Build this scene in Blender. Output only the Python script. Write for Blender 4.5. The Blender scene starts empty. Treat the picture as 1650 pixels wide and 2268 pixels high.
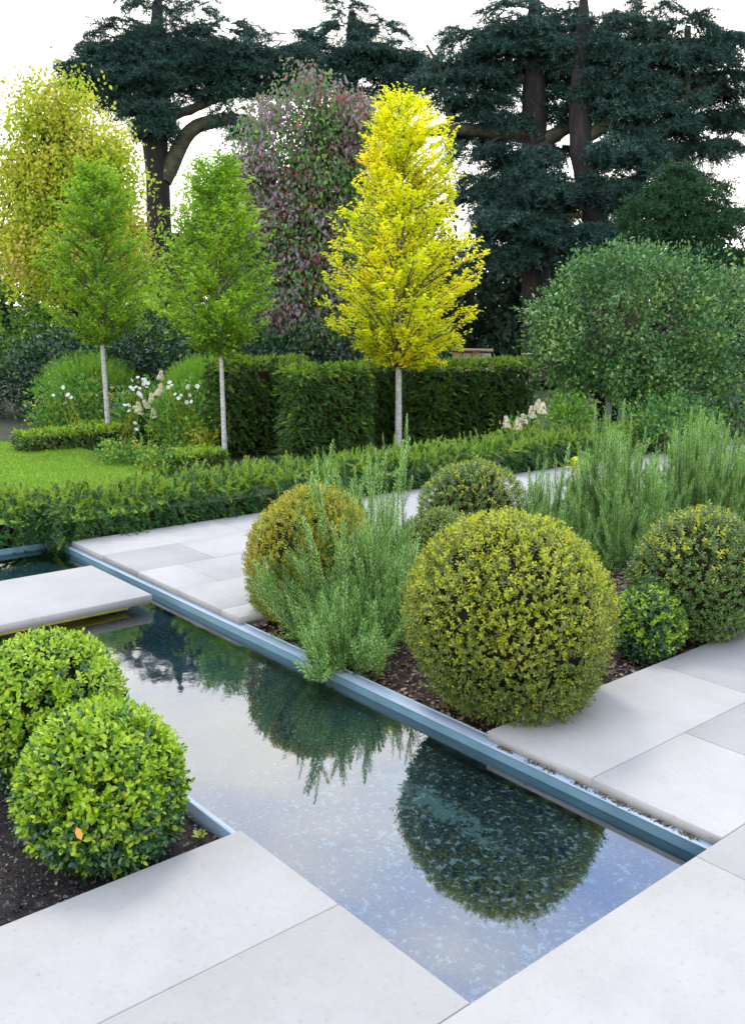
import bpy, math, random
import numpy as np

rad = math.radians
S = bpy.context.scene
C = S.collection
rng = np.random.default_rng(7)
random.seed(7)

# ------------------------------------------------------------------ camera
cam_d = bpy.data.cameras.new("camera")
cam = bpy.data.objects.new("camera", cam_d)
C.objects.link(cam)
S.camera = cam
CAM = np.array([0.0, 0.0, 1.70])
RT = np.array([0.650639, 0.759275, 0.013032])
UP = np.array([-0.167956, 0.127147, 0.97756])
BK = np.array([0.740581, -0.638228, 0.210252])
from mathutils import Matrix, Vector
cam.matrix_world = Matrix(((RT[0], UP[0], BK[0], CAM[0]), (RT[1], UP[1], BK[1], CAM[1]),
                           (RT[2], UP[2], BK[2], CAM[2]), (0, 0, 0, 1)))
cam_d.sensor_fit = 'VERTICAL'
cam_d.sensor_height = 36.0
cam_d.sensor_width = 36.0
cam_d.lens = 33.65
cam_d.clip_start = 0.05
cam_d.clip_end = 2000

# ------------------------------------------------------------------ sky, sun, exposure
SUN_ELEV, SUN_ROT = 52.0, -62.0
world = bpy.data.worlds.new("World")
S.world = world
world.use_nodes = True
wn, wl = world.node_tree.nodes, world.node_tree.links
wn.clear()
w_out = wn.new("ShaderNodeOutputWorld")
w_bg = wn.new("ShaderNodeBackground")
w_bg.inputs["Strength"].default_value = 0.12
sky = wn.new("ShaderNodeTexSky")
sky.sky_type = 'NISHITA'
sky.sun_disc = False
sky.sun_elevation = rad(SUN_ELEV)
sky.sun_rotation = rad(SUN_ROT)
sky.air_density = 1.0
sky.dust_density = 1.5
tc = wn.new("ShaderNodeTexCoord")
mp = wn.new("ShaderNodeMapping")
mp.inputs["Scale"].default_value = (1.0, 1.0, 2.6)
cl = wn.new("ShaderNodeTexNoise")
cl.inputs["Scale"].default_value = 2.3
cl.inputs["Detail"].default_value = 6.0
cl.inputs["Roughness"].default_value = 0.55
sep = wn.new("ShaderNodeSeparateXYZ")
wl.new(tc.outputs["Generated"], mp.inputs["Vector"])
wl.new(mp.outputs["Vector"], cl.inputs["Vector"])
wl.new(tc.outputs["Generated"], sep.inputs[0])
el = wn.new("ShaderNodeMapRange")            # cloud cover thins with height above the horizon
el.inputs["From Min"].default_value = 0.30
el.inputs["From Max"].default_value = 0.52
el.inputs["To Min"].default_value = 0.42
el.inputs["To Max"].default_value = 0.02
wl.new(sep.outputs["Z"], el.inputs["Value"])
ad = wn.new("ShaderNodeMath"); ad.operation = 'ADD'
wl.new(cl.outputs["Fac"], ad.inputs[0]); wl.new(el.outputs["Result"], ad.inputs[1])
cr = wn.new("ShaderNodeMapRange")
cr.interpolation_type = 'SMOOTHSTEP'
cr.inputs["From Min"].default_value = 0.36
cr.inputs["From Max"].default_value = 0.80
wl.new(ad.outputs[0], cr.inputs["Value"])
mix = wn.new("ShaderNodeMix"); mix.data_type = 'RGBA'
wl.new(cr.outputs["Result"], mix.inputs["Factor"])
dk = wn.new("ShaderNodeMix"); dk.data_type = 'RGBA'; dk.blend_type = 'MIX'
dk.inputs["Factor"].default_value = 0.75       # thin veil of high cloud over the blue
dk.inputs["B"].default_value = (8.5, 13.0, 25.0, 1)
wl.new(sky.outputs[0], dk.inputs["A"])
wl.new(dk.outputs["Result"], mix.inputs["A"])
mix.inputs["B"].default_value = (25.0, 24.2, 22.8, 1)
wl.new(mix.outputs["Result"], w_bg.inputs["Color"])
wl.new(w_bg.outputs[0], w_out.inputs[0])

sun_d = bpy.data.lights.new("sun", 'SUN')
sun_d.energy = 1.5
sun_d.angle = rad(12)
sun_d.color = (1.0, 0.90, 0.76)
sun = bpy.data.objects.new("sun", sun_d)
C.objects.link(sun)
sd = Vector((math.sin(rad(SUN_ROT)) * math.cos(rad(SUN_ELEV)), math.cos(rad(SUN_ROT)) * math.cos(rad(SUN_ELEV)), math.sin(rad(SUN_ELEV))))
sun.rotation_euler = sd.to_track_quat('Z', 'Y').to_euler()
sun.location = (0, 0, 20)

S.view_settings.view_transform = 'Standard'
S.view_settings.look = 'None'
S.view_settings.exposure = 0.0
S.view_settings.gamma = 1.0
S.view_settings.use_curve_mapping = False
S.render.engine = 'CYCLES'
S.cycles.max_bounces = 8
S.cycles.transparent_max_bounces = 8
S.cycles.use_denoising = True

# ------------------------------------------------------------------ helpers
F = 3212.5 * 0.66      # focal length in the pixels of a 1650 px wide print
def ray(x, y):
    return -BK + RT * (x - 825.0) / F - UP * (y - 1134.2) / F
def pz(x, y, z=0.0):   # point of the horizontal plane z seen there
    d = ray(x, y); t = (z - CAM[2]) / d[2]
    return CAM + d * t
def pd(x, y, depth):   # point at a distance along the view axis
    return CAM + ray(x, y) * depth
def depth_of(p):
    return float((np.asarray(p) - CAM) @ (-BK))
def unit(a):
    a = np.asarray(a, float)
    return a / np.maximum(np.linalg.norm(a, axis=-1, keepdims=True), 1e-9)
ZUP = np.array([0, 0, 1.0])
HR = unit(np.array([RT[0], RT[1], 0]))          # horizontal right
HF = unit(np.array([-BK[0], -BK[1], 0]))        # horizontal forward

def tag(o, label=None, cat=None, group=None, kind=None):
    if label: o["label"] = label
    if cat: o["category"] = cat
    if group: o["group"] = group
    if kind: o["kind"] = kind
    return o
def thing(name, label, cat, loc=(0, 0, 0), group=None):
    o = bpy.data.objects.new(name, None)
    o.empty_display_size = 0.1
    C.objects.link(o)
    o.location = tuple(float(v) for v in loc)
    return tag(o, label, cat, group)

class MB:
    """collects arrays of vertices and faces, links them as one mesh object"""
    def __init__(self):
        self.v, self.f, self.n = [], [], 0
    def add(self, v, f):
        v = np.asarray(v, np.float32).reshape(-1, 3)
        f = np.asarray(f, np.int64)
        self.v.append(v); self.f.append(f + self.n); self.n += len(v)
    def mesh(self, name, mat, smooth=False):
        me = bpy.data.meshes.new(name)
        v = np.concatenate(self.v)
        me.vertices.add(len(v)); me.vertices.foreach_set("co", v.ravel())
        sizes = np.concatenate([np.full(len(f), f.shape[1]) for f in self.f])
        loops = np.concatenate([f.ravel() for f in self.f])
        me.loops.add(len(loops)); me.loops.foreach_set("vertex_index", loops.astype(np.int32))
        st = np.concatenate([[0], np.cumsum(sizes)[:-1]])
        me.polygons.add(len(sizes)); me.polygons.foreach_set("loop_start", st.astype(np.int32))
        me.update(calc_edges=True)
        if smooth: me.shade_smooth()
        if mat: me.materials.append(mat)
        return me
    def build(self, name, mat, parent=None, smooth=False, kind=None):
        if parent is not None:
            loc = np.array(parent.location, np.float32)
            self.v = [v - loc for v in self.v]
        o = bpy.data.objects.new(name, self.mesh(name, mat, smooth))
        C.objects.link(o)
        if parent is not None: o.parent = parent
        if kind: o["kind"] = kind
        return o
    # ---- shapes
    def box(self, lo, hi, bev=0.0):
        lo, hi = np.array(lo, float), np.array(hi, float)
        if bev <= 0:
            x0, y0, z0 = lo; x1, y1, z1 = hi
            self.add([(x0,y0,z0),(x1,y0,z0),(x1,y1,z0),(x0,y1,z0),(x0,y0,z1),(x1,y0,z1),(x1,y1,z1),(x0,y1,z1)],
                     [(0,3,2,1),(4,5,6,7),(0,1,5,4),(1,2,6,5),(2,3,7,6),(3,0,4,7)])
            return
        b = bev
        x0, y0, z0 = lo; x1, y1, z1 = hi
        v = [(x0,y0,z0),(x1,y0,z0),(x1,y1,z0),(x0,y1,z0),
             (x0,y0,z1-b),(x1,y0,z1-b),(x1,y1,z1-b),(x0,y1,z1-b),
             (x0+b,y0+b,z1),(x1-b,y0+b,z1),(x1-b,y1-b,z1),(x0+b,y1-b,z1)]
        f = [(0,3,2,1),(8,9,10,11)]
        for i in range(4):
            j = (i+1) % 4
            f += [(i,j,4+j,4+i),(4+i,4+j,8+j,8+i)]
        self.add(v, f)
    def tube(self, pts, radii, sides=6, wob=0.0):
        pts = np.asarray(pts, float); n = len(pts)
        radii = np.broadcast_to(np.asarray(radii, float), (n,))
        t = unit(np.gradient(pts, axis=0))
        ref = np.array([0.31, 0.17, 0.93]) if abs(t[0] @ np.array([0.31,0.17,0.93])) < 0.93 else np.array([1.0, 0, 0])
        a = unit(np.cross(t, ref)); b = np.cross(t, a)
        ang = np.arange(sides) / sides * 2 * np.pi
        r = radii[:, None] * (1 + (rng.normal(0, wob, (n, sides)) if wob else 0))
        v = pts[:, None, :] + (np.cos(ang)[None, :, None] * a[:, None, :] + np.sin(ang)[None, :, None] * b[:, None, :]) * r[..., None]
        i = np.arange(n - 1)[:, None] * sides; k = np.arange(sides)[None, :]; k2 = (k + 1) % sides
        f = np.stack([i + k, i + k2, i + sides + k2, i + sides + k], -1).reshape(-1, 4)
        self.add(v.reshape(-1, 3), f)
        self.add(np.vstack([v[-1], pts[-1] + t[-1] * radii[-1]]), [(j, (j+1) % sides, sides) for j in range(sides)])
    def leaves(self, P, D, N, L, W, fold=0.25, fine=False, droop=0.0):
        """leaf blades: base P, axis D, face normal N; two folded halves"""
        P = np.asarray(P, float); n = len(P)
        if n == 0: return
        D = unit(D); Sd = unit(np.cross(D, N)); N = np.cross(Sd, D)
        L = np.broadcast_to(np.asarray(L, float), (n,))[:, None]; W = np.broadcast_to(np.asarray(W, float), (n,))[:, None]
        tip = P + D * L - ZUP * L * droop
        if fine:
            def side(s, u, w):
                return P + D * L * u + Sd * W * 0.5 * w * s + N * W * fold * w
            v = np.stack([P, side(1, .28, .9), side(1, .68, .85), tip, side(-1, .68, .85), side(-1, .28, .9)], 1)
            b = np.arange(n)[:, None] * 6
            f = np.concatenate([b + np.array([[0, 1, 2, 3]]), b + np.array([[0, 3, 4, 5]])])
        else:
            m = P + D * L * 0.45
            v = np.stack([P, m + Sd * W * .5 + N * W * fold, tip, m - Sd * W * .5 + N * W * fold], 1)
            b = np.arange(n)[:, None] * 4
            f = np.concatenate([b + np.array([[0, 1, 2]]), b + np.array([[0, 2, 3]])])
        self.add(v.reshape(-1, 3), f)
    def needles(self, P, D, L, W, side=None):
        P = np.asarray(P, float); n = len(P)
        if n == 0: return
        D = unit(D)
        if side is None: side = rng.normal(size=(n, 3))
        Sd = unit(np.cross(D, side))
        L = np.broadcast_to(np.asarray(L, float), (n,))[:, None]; W = np.broadcast_to(np.asarray(W, float), (n,))[:, None]
        v = np.stack([P - Sd * W * .5, P + Sd * W * .5, P + D * L], 1)
        self.add(v.reshape(-1, 3), np.arange(n * 3).reshape(-1, 3))
    def sprays(self, P, A, N, length, k, nl, w, ang=0.9, curl=0.0):
        """fern-like sprays: axis A from P, two rows of k needles in the plane with normal N"""
        P = np.asarray(P, float); n = len(P)
        if n == 0: return
        A = unit(A); Sd = unit(np.cross(A, N)); N = np.cross(Sd, A)
        length = np.broadcast_to(np.asarray(length, float), (n,))
        t = (np.arange(k) + 0.5) / k
        base = P[:, None, :] + A[:, None, :] * (length[:, None] * t)[..., None] - ZUP * (curl * length[:, None] * t**2)[..., None]
        sc = (1.0 - 0.55 * t)[None, :, None]
        for s in (1, -1):
            d = A[:, None, :] * math.cos(ang) + s * Sd[:, None, :] * math.sin(ang) + rng.normal(0, .18, (n, k, 3))
            d = unit(d)
            tip = base + d * nl * sc
            wd = np.cross(d, N[:, None, :] + rng.normal(0, .5, (n, k, 3))); wd = unit(wd) * w * .5
            v = np.stack([base - wd, base + wd, tip], 2)
            self.add(v.reshape(-1, 3), np.arange(n * k * 3).reshape(-1, 3))
        # pointed end
        e = P + A * length[:, None] - ZUP * (curl * length)[:, None]
        self.needles(e - A * nl * .5, A, nl, w)

# ------------------------------------------------------------------ materials
def new_mat(name):
    m = bpy.data.materials.new(name); m.use_nodes = True
    nt = m.node_tree; nt.nodes.clear()
    return m, nt.nodes, nt.links
def ramp_node(n, stops):
    r = n.new("ShaderNodeValToRGB")
    e = r.color_ramp.elements
    while len(e) > 1: e.remove(e[-1])
    e[0].position = stops[0][0]; e[0].color = (*stops[0][1], 1)
    for p, c in stops[1:]:
        x = e.new(p); x.color = (*c, 1)
    return r
def leaf_mat(name, stops, rough=0.45, trans=0.35, patch=0.0, scale=3.0, spec=0.4, tboost=1.35, rw=1.0):
    m, n, l = new_mat(name)
    out = n.new("ShaderNodeOutputMaterial")
    g = n.new("ShaderNodeNewGeometry"); oi = n.new("ShaderNodeObjectInfo")
    a = n.new("ShaderNodeMath"); a.operation = 'ADD'
    l.new(g.outputs["Random Per Island"], a.inputs[0]); l.new(oi.outputs["Random"], a.inputs[1])
    fr = n.new("ShaderNodeMath"); fr.operation = 'FRACT'; l.new(a.outputs[0], fr.inputs[0])
    fac = fr.outputs[0]
    if rw < 1:
        sc = n.new('ShaderNodeMapRange'); sc.inputs['To Min'].default_value = (1 - rw) / 2; sc.inputs['To Max'].default_value = (1 + rw) / 2
        l.new(fac, sc.inputs['Value']); fac = sc.outputs['Result']
    if patch:
        pm = n.new('ShaderNodeMapRange'); pm.inputs['To Min'].default_value = patch * .8; pm.inputs['To Max'].default_value = 1 - patch * .8
        l.new(fac, pm.inputs['Value']); fac = pm.outputs['Result']
        no = n.new("ShaderNodeTexNoise"); no.inputs["Scale"].default_value = scale; no.inputs["Detail"].default_value = 3
        l.new(g.outputs["Position"], no.inputs["Vector"])
        mr = n.new("ShaderNodeMapRange"); mr.inputs["From Min"].default_value = .3; mr.inputs["From Max"].default_value = .7
        mr.inputs["To Min"].default_value = -patch; mr.inputs["To Max"].default_value = patch; mr.clamp = True
        l.new(no.outputs["Fac"], mr.inputs["Value"])
        b = n.new("ShaderNodeMath"); b.operation = 'ADD'; b.use_clamp = True
        l.new(fac, b.inputs[0]); l.new(mr.outputs["Result"], b.inputs[1]); fac = b.outputs[0]
    r = ramp_node(n, stops); l.new(fac, r.inputs[0])
    p = n.new("ShaderNodeBsdfPrincipled")
    p.inputs["Roughness"].default_value = rough; p.inputs["Specular IOR Level"].default_value = spec
    l.new(r.outputs[0], p.inputs["Base Color"])
    t = n.new("ShaderNodeBsdfTranslucent")
    vm = n.new("ShaderNodeVectorMath"); vm.operation = 'SCALE'; vm.inputs["Scale"].default_value = tboost
    l.new(r.outputs[0], vm.inputs[0]); l.new(vm.outputs[0], t.inputs["Color"])
    mx = n.new("ShaderNodeMixShader"); mx.inputs[0].default_value = trans
    l.new(p.outputs[0], mx.inputs[1]); l.new(t.outputs[0], mx.inputs[2]); l.new(mx.outputs[0], out.inputs[0])
    return m
def solid(name, stops, scale=8.0, rough=0.8, bump=0.0, detail=6.0, metal=0.0, bscale=None, spec=0.35, stretch=None, coords="Position"):
    """colour from noise through a ramp, with fine relief"""
    m, n, l = new_mat(name)
    out = n.new("ShaderNodeOutputMaterial"); p = n.new("ShaderNodeBsdfPrincipled")
    g = n.new("ShaderNodeNewGeometry")
    vec = g.outputs["Position"]
    if stretch:
        mpn = n.new("ShaderNodeMapping"); mpn.inputs["Scale"].default_value = stretch
        l.new(vec, mpn.inputs["Vector"]); vec = mpn.outputs[0]
    no = n.new("ShaderNodeTexNoise"); no.inputs["Scale"].default_value = scale; no.inputs["Detail"].default_value = detail
    no.inputs["Roughness"].default_value = .65
    l.new(vec, no.inputs["Vector"])
    r = ramp_node(n, stops); l.new(no.outputs["Fac"], r.inputs[0])
    l.new(r.outputs[0], p.inputs["Base Color"])
    p.inputs["Roughness"].default_value = rough; p.inputs["Metallic"].default_value = metal
    p.inputs["Specular IOR Level"].default_value = spec
    if bump:
        n2 = n.new("ShaderNodeTexNoise"); n2.inputs["Scale"].default_value = bscale or scale * 4; n2.inputs["Detail"].default_value = 5
        l.new(vec, n2.inputs["Vector"])
        b = n.new("ShaderNodeBump"); b.inputs["Strength"].default_value = bump; b.inputs["Distance"].default_value = .01
        l.new(n2.outputs["Fac"], b.inputs["Height"]); l.new(b.outputs[0], p.inputs["Normal"])
    l.new(p.outputs[0], out.inputs[0])
    return m

def stone_mat():
    m, n, l = new_mat("pale_limestone")
    out = n.new("ShaderNodeOutputMaterial"); p = n.new("ShaderNodeBsdfPrincipled")
    g = n.new("ShaderNodeNewGeometry"); oi = n.new("ShaderNodeObjectInfo")
    no = n.new("ShaderNodeTexNoise"); no.inputs["Scale"].default_value = 3.0; no.inputs["Detail"].default_value = 8; no.inputs["Roughness"].default_value = .7
    l.new(g.outputs["Position"], no.inputs["Vector"])
    r = ramp_node(n, [(.25, (.335, .322, .292)), (.5, (.385, .37, .337)), (.75, (.42, .405, .37))])
    l.new(no.outputs["Fac"], r.inputs[0])
    hv = n.new("ShaderNodeHueSaturation")                       # each slab a slightly different tone
    mr = n.new("ShaderNodeMapRange"); mr.inputs["To Min"].default_value = .87; mr.inputs["To Max"].default_value = 1.08
    l.new(oi.outputs["Random"], mr.inputs["Value"]); l.new(mr.outputs[0], hv.inputs["Value"])
    l.new(r.outputs[0], hv.inputs["Color"])
    vo = n.new("ShaderNodeTexNoise"); vo.inputs["Scale"].default_value = 55; vo.inputs["Detail"].default_value = 4   # fossil pits and specks
    l.new(g.outputs["Position"], vo.inputs["Vector"])
    pr = ramp_node(n, [(.26, (.55, .52, .48)), (.36, (.93, .92, .91)), (.5, (1, 1, 1)), (.7, (1.0, 1.0, 1.0))])
    l.new(vo.outputs["Fac"], pr.inputs[0])
    mu = n.new("ShaderNodeMix"); mu.data_type = 'RGBA'; mu.blend_type = 'MULTIPLY'; mu.inputs["Factor"].default_value = .4
    l.new(hv.outputs[0], mu.inputs["A"]); l.new(pr.outputs[0], mu.inputs["B"])
    l.new(mu.outputs["Result"], p.inputs["Base Color"])
    p.inputs["Roughness"].default_value = .72; p.inputs["Specular IOR Level"].default_value = .3
    b = n.new("ShaderNodeBump"); b.inputs["Strength"].default_value = .12; b.inputs["Distance"].default_value = .004
    l.new(vo.outputs["Fac"], b.inputs["Height"]); l.new(b.outputs[0], p.inputs["Normal"])
    l.new(p.outputs[0], out.inputs[0])
    return m
def water_mat():
    m, n, l = new_mat("still_water")
    out = n.new("ShaderNodeOutputMaterial")
    tr = n.new("ShaderNodeBsdfTransparent"); tr.inputs["Color"].default_value = (.72, .90, .93, 1)
    gl = n.new("ShaderNodeBsdfGlossy"); gl.inputs["Roughness"].default_value = .03
    gl.inputs["Color"].default_value = (.95, .97, 1, 1)
    fr = n.new("ShaderNodeFresnel"); fr.inputs["IOR"].default_value = 2.55
    g = n.new("ShaderNodeNewGeometry")
    no = n.new("ShaderNodeTexNoise"); no.inputs["Scale"].default_value = 9; no.inputs["Detail"].default_value = 2
    l.new(g.outputs["Position"], no.inputs["Vector"])
    b = n.new("ShaderNodeBump"); b.inputs["Strength"].default_value = .03; b.inputs["Distance"].default_value = .01
    l.new(no.outputs["Fac"], b.inputs["Height"]); l.new(b.outputs[0], gl.inputs["Normal"])
    mx = n.new("ShaderNodeMixShader")
    l.new(fr.outputs[0], mx.inputs[0]); l.new(tr.outputs[0], mx.inputs[1]); l.new(gl.outputs[0], mx.inputs[2])
    l.new(mx.outputs[0], out.inputs[0])
    return m
def floor_mat():
    """dark slate tiles with pale limescale flecks and algae"""
    m, n, l = new_mat("flecked_slate")
    out = n.new("ShaderNodeOutputMaterial"); p = n.new("ShaderNodeBsdfPrincipled")
    g = n.new("ShaderNodeNewGeometry")
    def noise(scale, det=4, rough=.6):
        x = n.new("ShaderNodeTexNoise"); x.inputs["Scale"].default_value = scale; x.inputs["Detail"].default_value = det
        x.inputs["Roughness"].default_value = rough
        l.new(g.outputs["Position"], x.inputs["Vector"]); return x.outputs["Fac"]
    def math_(op, a, b):
        x = n.new("ShaderNodeMath"); x.operation = op
        for i, s in enumerate((a, b)):
            if isinstance(s, (int, float)): x.inputs[i].default_value = s
            else: l.new(s, x.inputs[i])
        return x.outputs[0]
    def rng_(v, a, b, c=0.0, d=1.0):
        x = n.new("ShaderNodeMapRange"); x.inputs["From Min"].default_value = a; x.inputs["From Max"].default_value = b
        x.inputs["To Min"].default_value = c; x.inputs["To Max"].default_value = d
        l.new(v, x.inputs["Value"]); return x.outputs["Result"]
    big = noise(1.6, 3)
    med = noise(44, 2.5, .55)
    fine = noise(85, 3, .6)
    # flecks: density follows the large patches
    sx = n.new("ShaderNodeSeparateXYZ"); l.new(g.outputs["Position"], sx.inputs[0])
    along = rng_(sx.outputs["X"], -3.7, -2.3)          # debris gathers towards the blind end of the rill
    dens = math_('ADD', math_('MULTIPLY', along, .6), math_('MULTIPLY', rng_(big, .35, .65), .4))
    th = rng_(dens, .1, .9, .72, .555)
    fl = rng_(math_('SUBTRACT', med, th), 0.0, .02)
    fl2 = rng_(fine, .50, .60)
    a0, a1 = pz(845, 1712, -.17), pz(1105, 1868, -.17)     # one long pale drift of silt
    ab = a1 - a0; ln = float(np.linalg.norm(ab)); ax = ab / ln; c0 = (a0 + a1) / 2
    def lin(vx, vy, c): return math_('ADD', math_('ADD', math_('MULTIPLY', sx.outputs["X"], float(vx)), math_('MULTIPLY', sx.outputs["Y"], float(vy))), float(c))
    al = lin(ax[0], ax[1], -(ax[0]*c0[0] + ax[1]*c0[1])); ac = lin(-ax[1], ax[0], (ax[1]*c0[0] - ax[0]*c0[1]))
    rr = math_('ADD', math_('POWER', math_('ABSOLUTE', math_('DIVIDE', al, ln * .56), 0), 2.0), math_('POWER', math_('ABSOLUTE', math_('DIVIDE', ac, .065), 0), 2.0))
    blot = rng_(math_('ADD', rr, math_('MULTIPLY', noise(21, 7, .72), 8.0)), 5.0, 4.4)
    base = ramp_node(n, [(.3, (.022, .034, .048)), (.5, (.06, .11, .122)), (.7, (.15, .26, .27))])
    l.new(big, base.inputs[0])
    m1 = n.new("ShaderNodeMix"); m1.data_type = 'RGBA'; m1.inputs["B"].default_value = (.24, .38, .38, 1)
    l.new(math_('MULTIPLY', fl2, .75), m1.inputs["Factor"]); l.new(base.outputs[0], m1.inputs["A"])
    m2 = n.new("ShaderNodeMix"); m2.data_type = 'RGBA'; m2.inputs["B"].default_value = (.86, .95, .93, 1)
    l.new(math_('MULTIPLY', fl, .9), m2.inputs["Factor"]); l.new(m1.outputs["Result"], m2.inputs["A"])
    m3 = n.new("ShaderNodeMix"); m3.data_type = 'RGBA'; m3.inputs["B"].default_value = (.62, .78, .70, 1)
    l.new(math_('MULTIPLY', blot, .7), m3.inputs["Factor"]); l.new(m2.outputs["Result"], m3.inputs["A"])
    l.new(m3.outputs["Result"], p.inputs["Base Color"])
    p.inputs["Roughness"].default_value = .8
    l.new(p.outputs[0], out.inputs[0])
    return m

STONE = stone_mat()
MORTAR = solid("joint_mortar", [(.3, (.30, .29, .28)), (.7, (.40, .39, .375))], 30, .9)
METAL = solid("brushed_steel_edging", [(.3, (.24, .31, .36)), (.5, (.32, .40, .46)), (.75, (.42, .50, .56))], 5, .6, .05, metal=.0, spec=.4, stretch=(1, 12, 12))
WALLM = solid("blue_grey_lining", [(.3, (.075, .15, .18)), (.55, (.10, .19, .22)), (.8, (.14, .235, .26))], 4, .6, .05, stretch=(1, 3, 3))
SOIL = solid("dark_soil", [(.3, (.012, .009, .007)), (.5, (.03, .022, .016)), (.8, (.07, .052, .038))], 40, .95, .8, bscale=90)
BARKCHIP = leaf_mat("bark_chips", [(0, (.05, .03, .02)), (.35, (.13, .085, .05)), (.7, (.26, .18, .11)), (1, (.42, .33, .23))], .85, 0.0, spec=.2)
DARKCHIP = leaf_mat("dark_gravel", [(0, (.01, .01, .012)), (.5, (.035, .034, .036)), (.8, (.10, .09, .08)), (1, (.3, .27, .22))], .7, 0.0, spec=.4)
LAWN = solid("mown_grass", [(.3, (.11, .22, .010)), (.5, (.17, .30, .014)), (.75, (.21, .34, .02))], 2.2, .85, .4, bscale=220)
GROUND = solid("rough_earth", [(.3, (.02, .03, .012)), (.5, (.035, .045, .018)), (.8, (.05, .07, .02))], 3, .95, .4)
BARK = solid("grey_brown_bark", [(.3, (.007, .006, .006)), (.55, (.019, .016, .014)), (.8, (.042, .037, .032))], 6, .9, .8, stretch=(1, 1, .25), bscale=18)
BARK_LIMB = solid("mossy_limb_bark", [(.3, (.03, .03, .018)), (.55, (.065, .066, .04)), (.8, (.11, .11, .065))], 6, .9, .7, bscale=22)
STEM_PALE = solid("pale_hornbeam_bark", [(.3, (.24, .23, .21)), (.48, (.40, .39, .36)), (.62, (.52, .51, .48)), (.8, (.30, .29, .26))], 14, .8, .4, stretch=(1, 1, 3))
TWIG = solid("twig_bark", [(.3, (.045, .032, .022)), (.7, (.11, .08, .055))], 30, .9)
TWIG_GREY = solid("grey_twig_bark", [(.3, (.07, .06, .05)), (.7, (.16, .14, .12))], 30, .9)
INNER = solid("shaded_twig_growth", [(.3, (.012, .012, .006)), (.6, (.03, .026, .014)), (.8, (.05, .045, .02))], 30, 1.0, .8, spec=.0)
TIMBER = solid("weathered_timber", [(.3, (.20, .13, .07)), (.6, (.34, .24, .14)), (.8, (.44, .34, .22))], 7, .85, .3, stretch=(1, 1, 8))
TIMBER_GREY = solid("silvered_timber", [(.3, (.26, .24, .23)), (.6, (.38, .36, .35)), (.8, (.46, .44, .42))], 7, .85, .3, stretch=(1, 1, 8))
YELLOW = solid("yellow_sealing_strip", [(.3, (.50, .42, .02)), (.7, (.66, .56, .04))], 12, .5)
WATER = water_mat()
SLATE = floor_mat()

# ------------------------------------------------------------------ ground, terrace and rill
ZG = -0.30                      # garden level beyond the raised terrace
V_R, V_L = 2.755, 1.560         # stone edges on both sides of the rill
U_END, U_BED0, U_BED1, U_FAR = -1.408, -2.456, -4.318, -6.54
ZW = -0.086                     # water level

b = MB(); b.box((-400, -400, -3.0), (400, 400, ZG - .06))
tag(b.build("ground", GROUND), kind="structure")

def slabs_into(parent, rects, th=.042):
    gap = .0028
    for (u0, u1, v0, v1) in rects:
        m = MB()
        cu, cv = (u0 + u1) / 2, (v0 + v1) / 2
        dz = rng.normal(0, .0007)
        m.box((u0 + gap/2 - cu, v0 + gap/2 - cv, -th), (u1 - gap/2 - cu, v1 - gap/2 - cv, 0), .0025)
        o = bpy.data.objects.new("paving_slab", m.mesh("paving_slab", STONE)); C.objects.link(o)
        o.location = (cu, cv, dz); o.parent = parent
        o.matrix_parent_inverse = parent.matrix_world.inverted()
def row(u0, u1, v0, v1, cuts):
    c = [v0] + [x for x in sorted(cuts) if v0 + .05 < x < v1 - .05] + [v1]
    return [(u0, u1, a, b_) for a, b_ in zip(c[:-1], c[1:])]
def cuts(start, step=1.19):
    return list(np.arange(start - step * 12, start + step * 12, step))

# far terrace, between the bed and the yew hedge
bed = MB(); bed.box((U_FAR + .01, V_R + .05, -.28), (U_BED1 - .03, 13.0, -.043))
far_t = bed.build("far_terrace_paving", MORTAR); tag(far_t, kind="structure")
R_ = []
us = [U_FAR, -6.031, -5.517, -5.005, -4.507, U_BED1]
for i, s in enumerate((3.932, 3.332, 4.25, 3.60, 3.95)):
    R_ += row(us[i], us[i+1], V_R, 13.0, cuts(s))
slabs_into(far_t, R_)
# near terrace: both sides of the rill and across its end
bed = MB()
bed.box((U_BED0 + .03, V_R + .05, -.28), (U_END, 13.0, -.043))
bed.box((U_BED0 + .03, -5.0, -.28), (U_END, V_L - .05, -.043))
bed.box((U_END + .02, -5.0, -.28), (4.0, 13.0, -.043))
near_t = bed.build("near_terrace_paving", MORTAR); tag(near_t, kind="structure")
R_ = []
R_ += row(U_BED0, -1.934, V_R, 13.0, cuts(3.961)); R_ += row(-1.934, U_END, V_R, 13.0, cuts(3.377))
R_ += row(U_BED0, -1.934, -5, V_L, list(np.arange(.2, -5, -1.19))); R_ += row(-1.934, U_END, -5, V_L, list(np.arange(-.3, -5, -1.19)))
k = 0
u = U_END
while u < 3.9:
    R_ += row(u, u + .521, -5, 13.0, cuts(2.3 + .6 * (k % 2) - .9)); u += .521; k += 1
slabs_into(near_t, R_)

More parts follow.
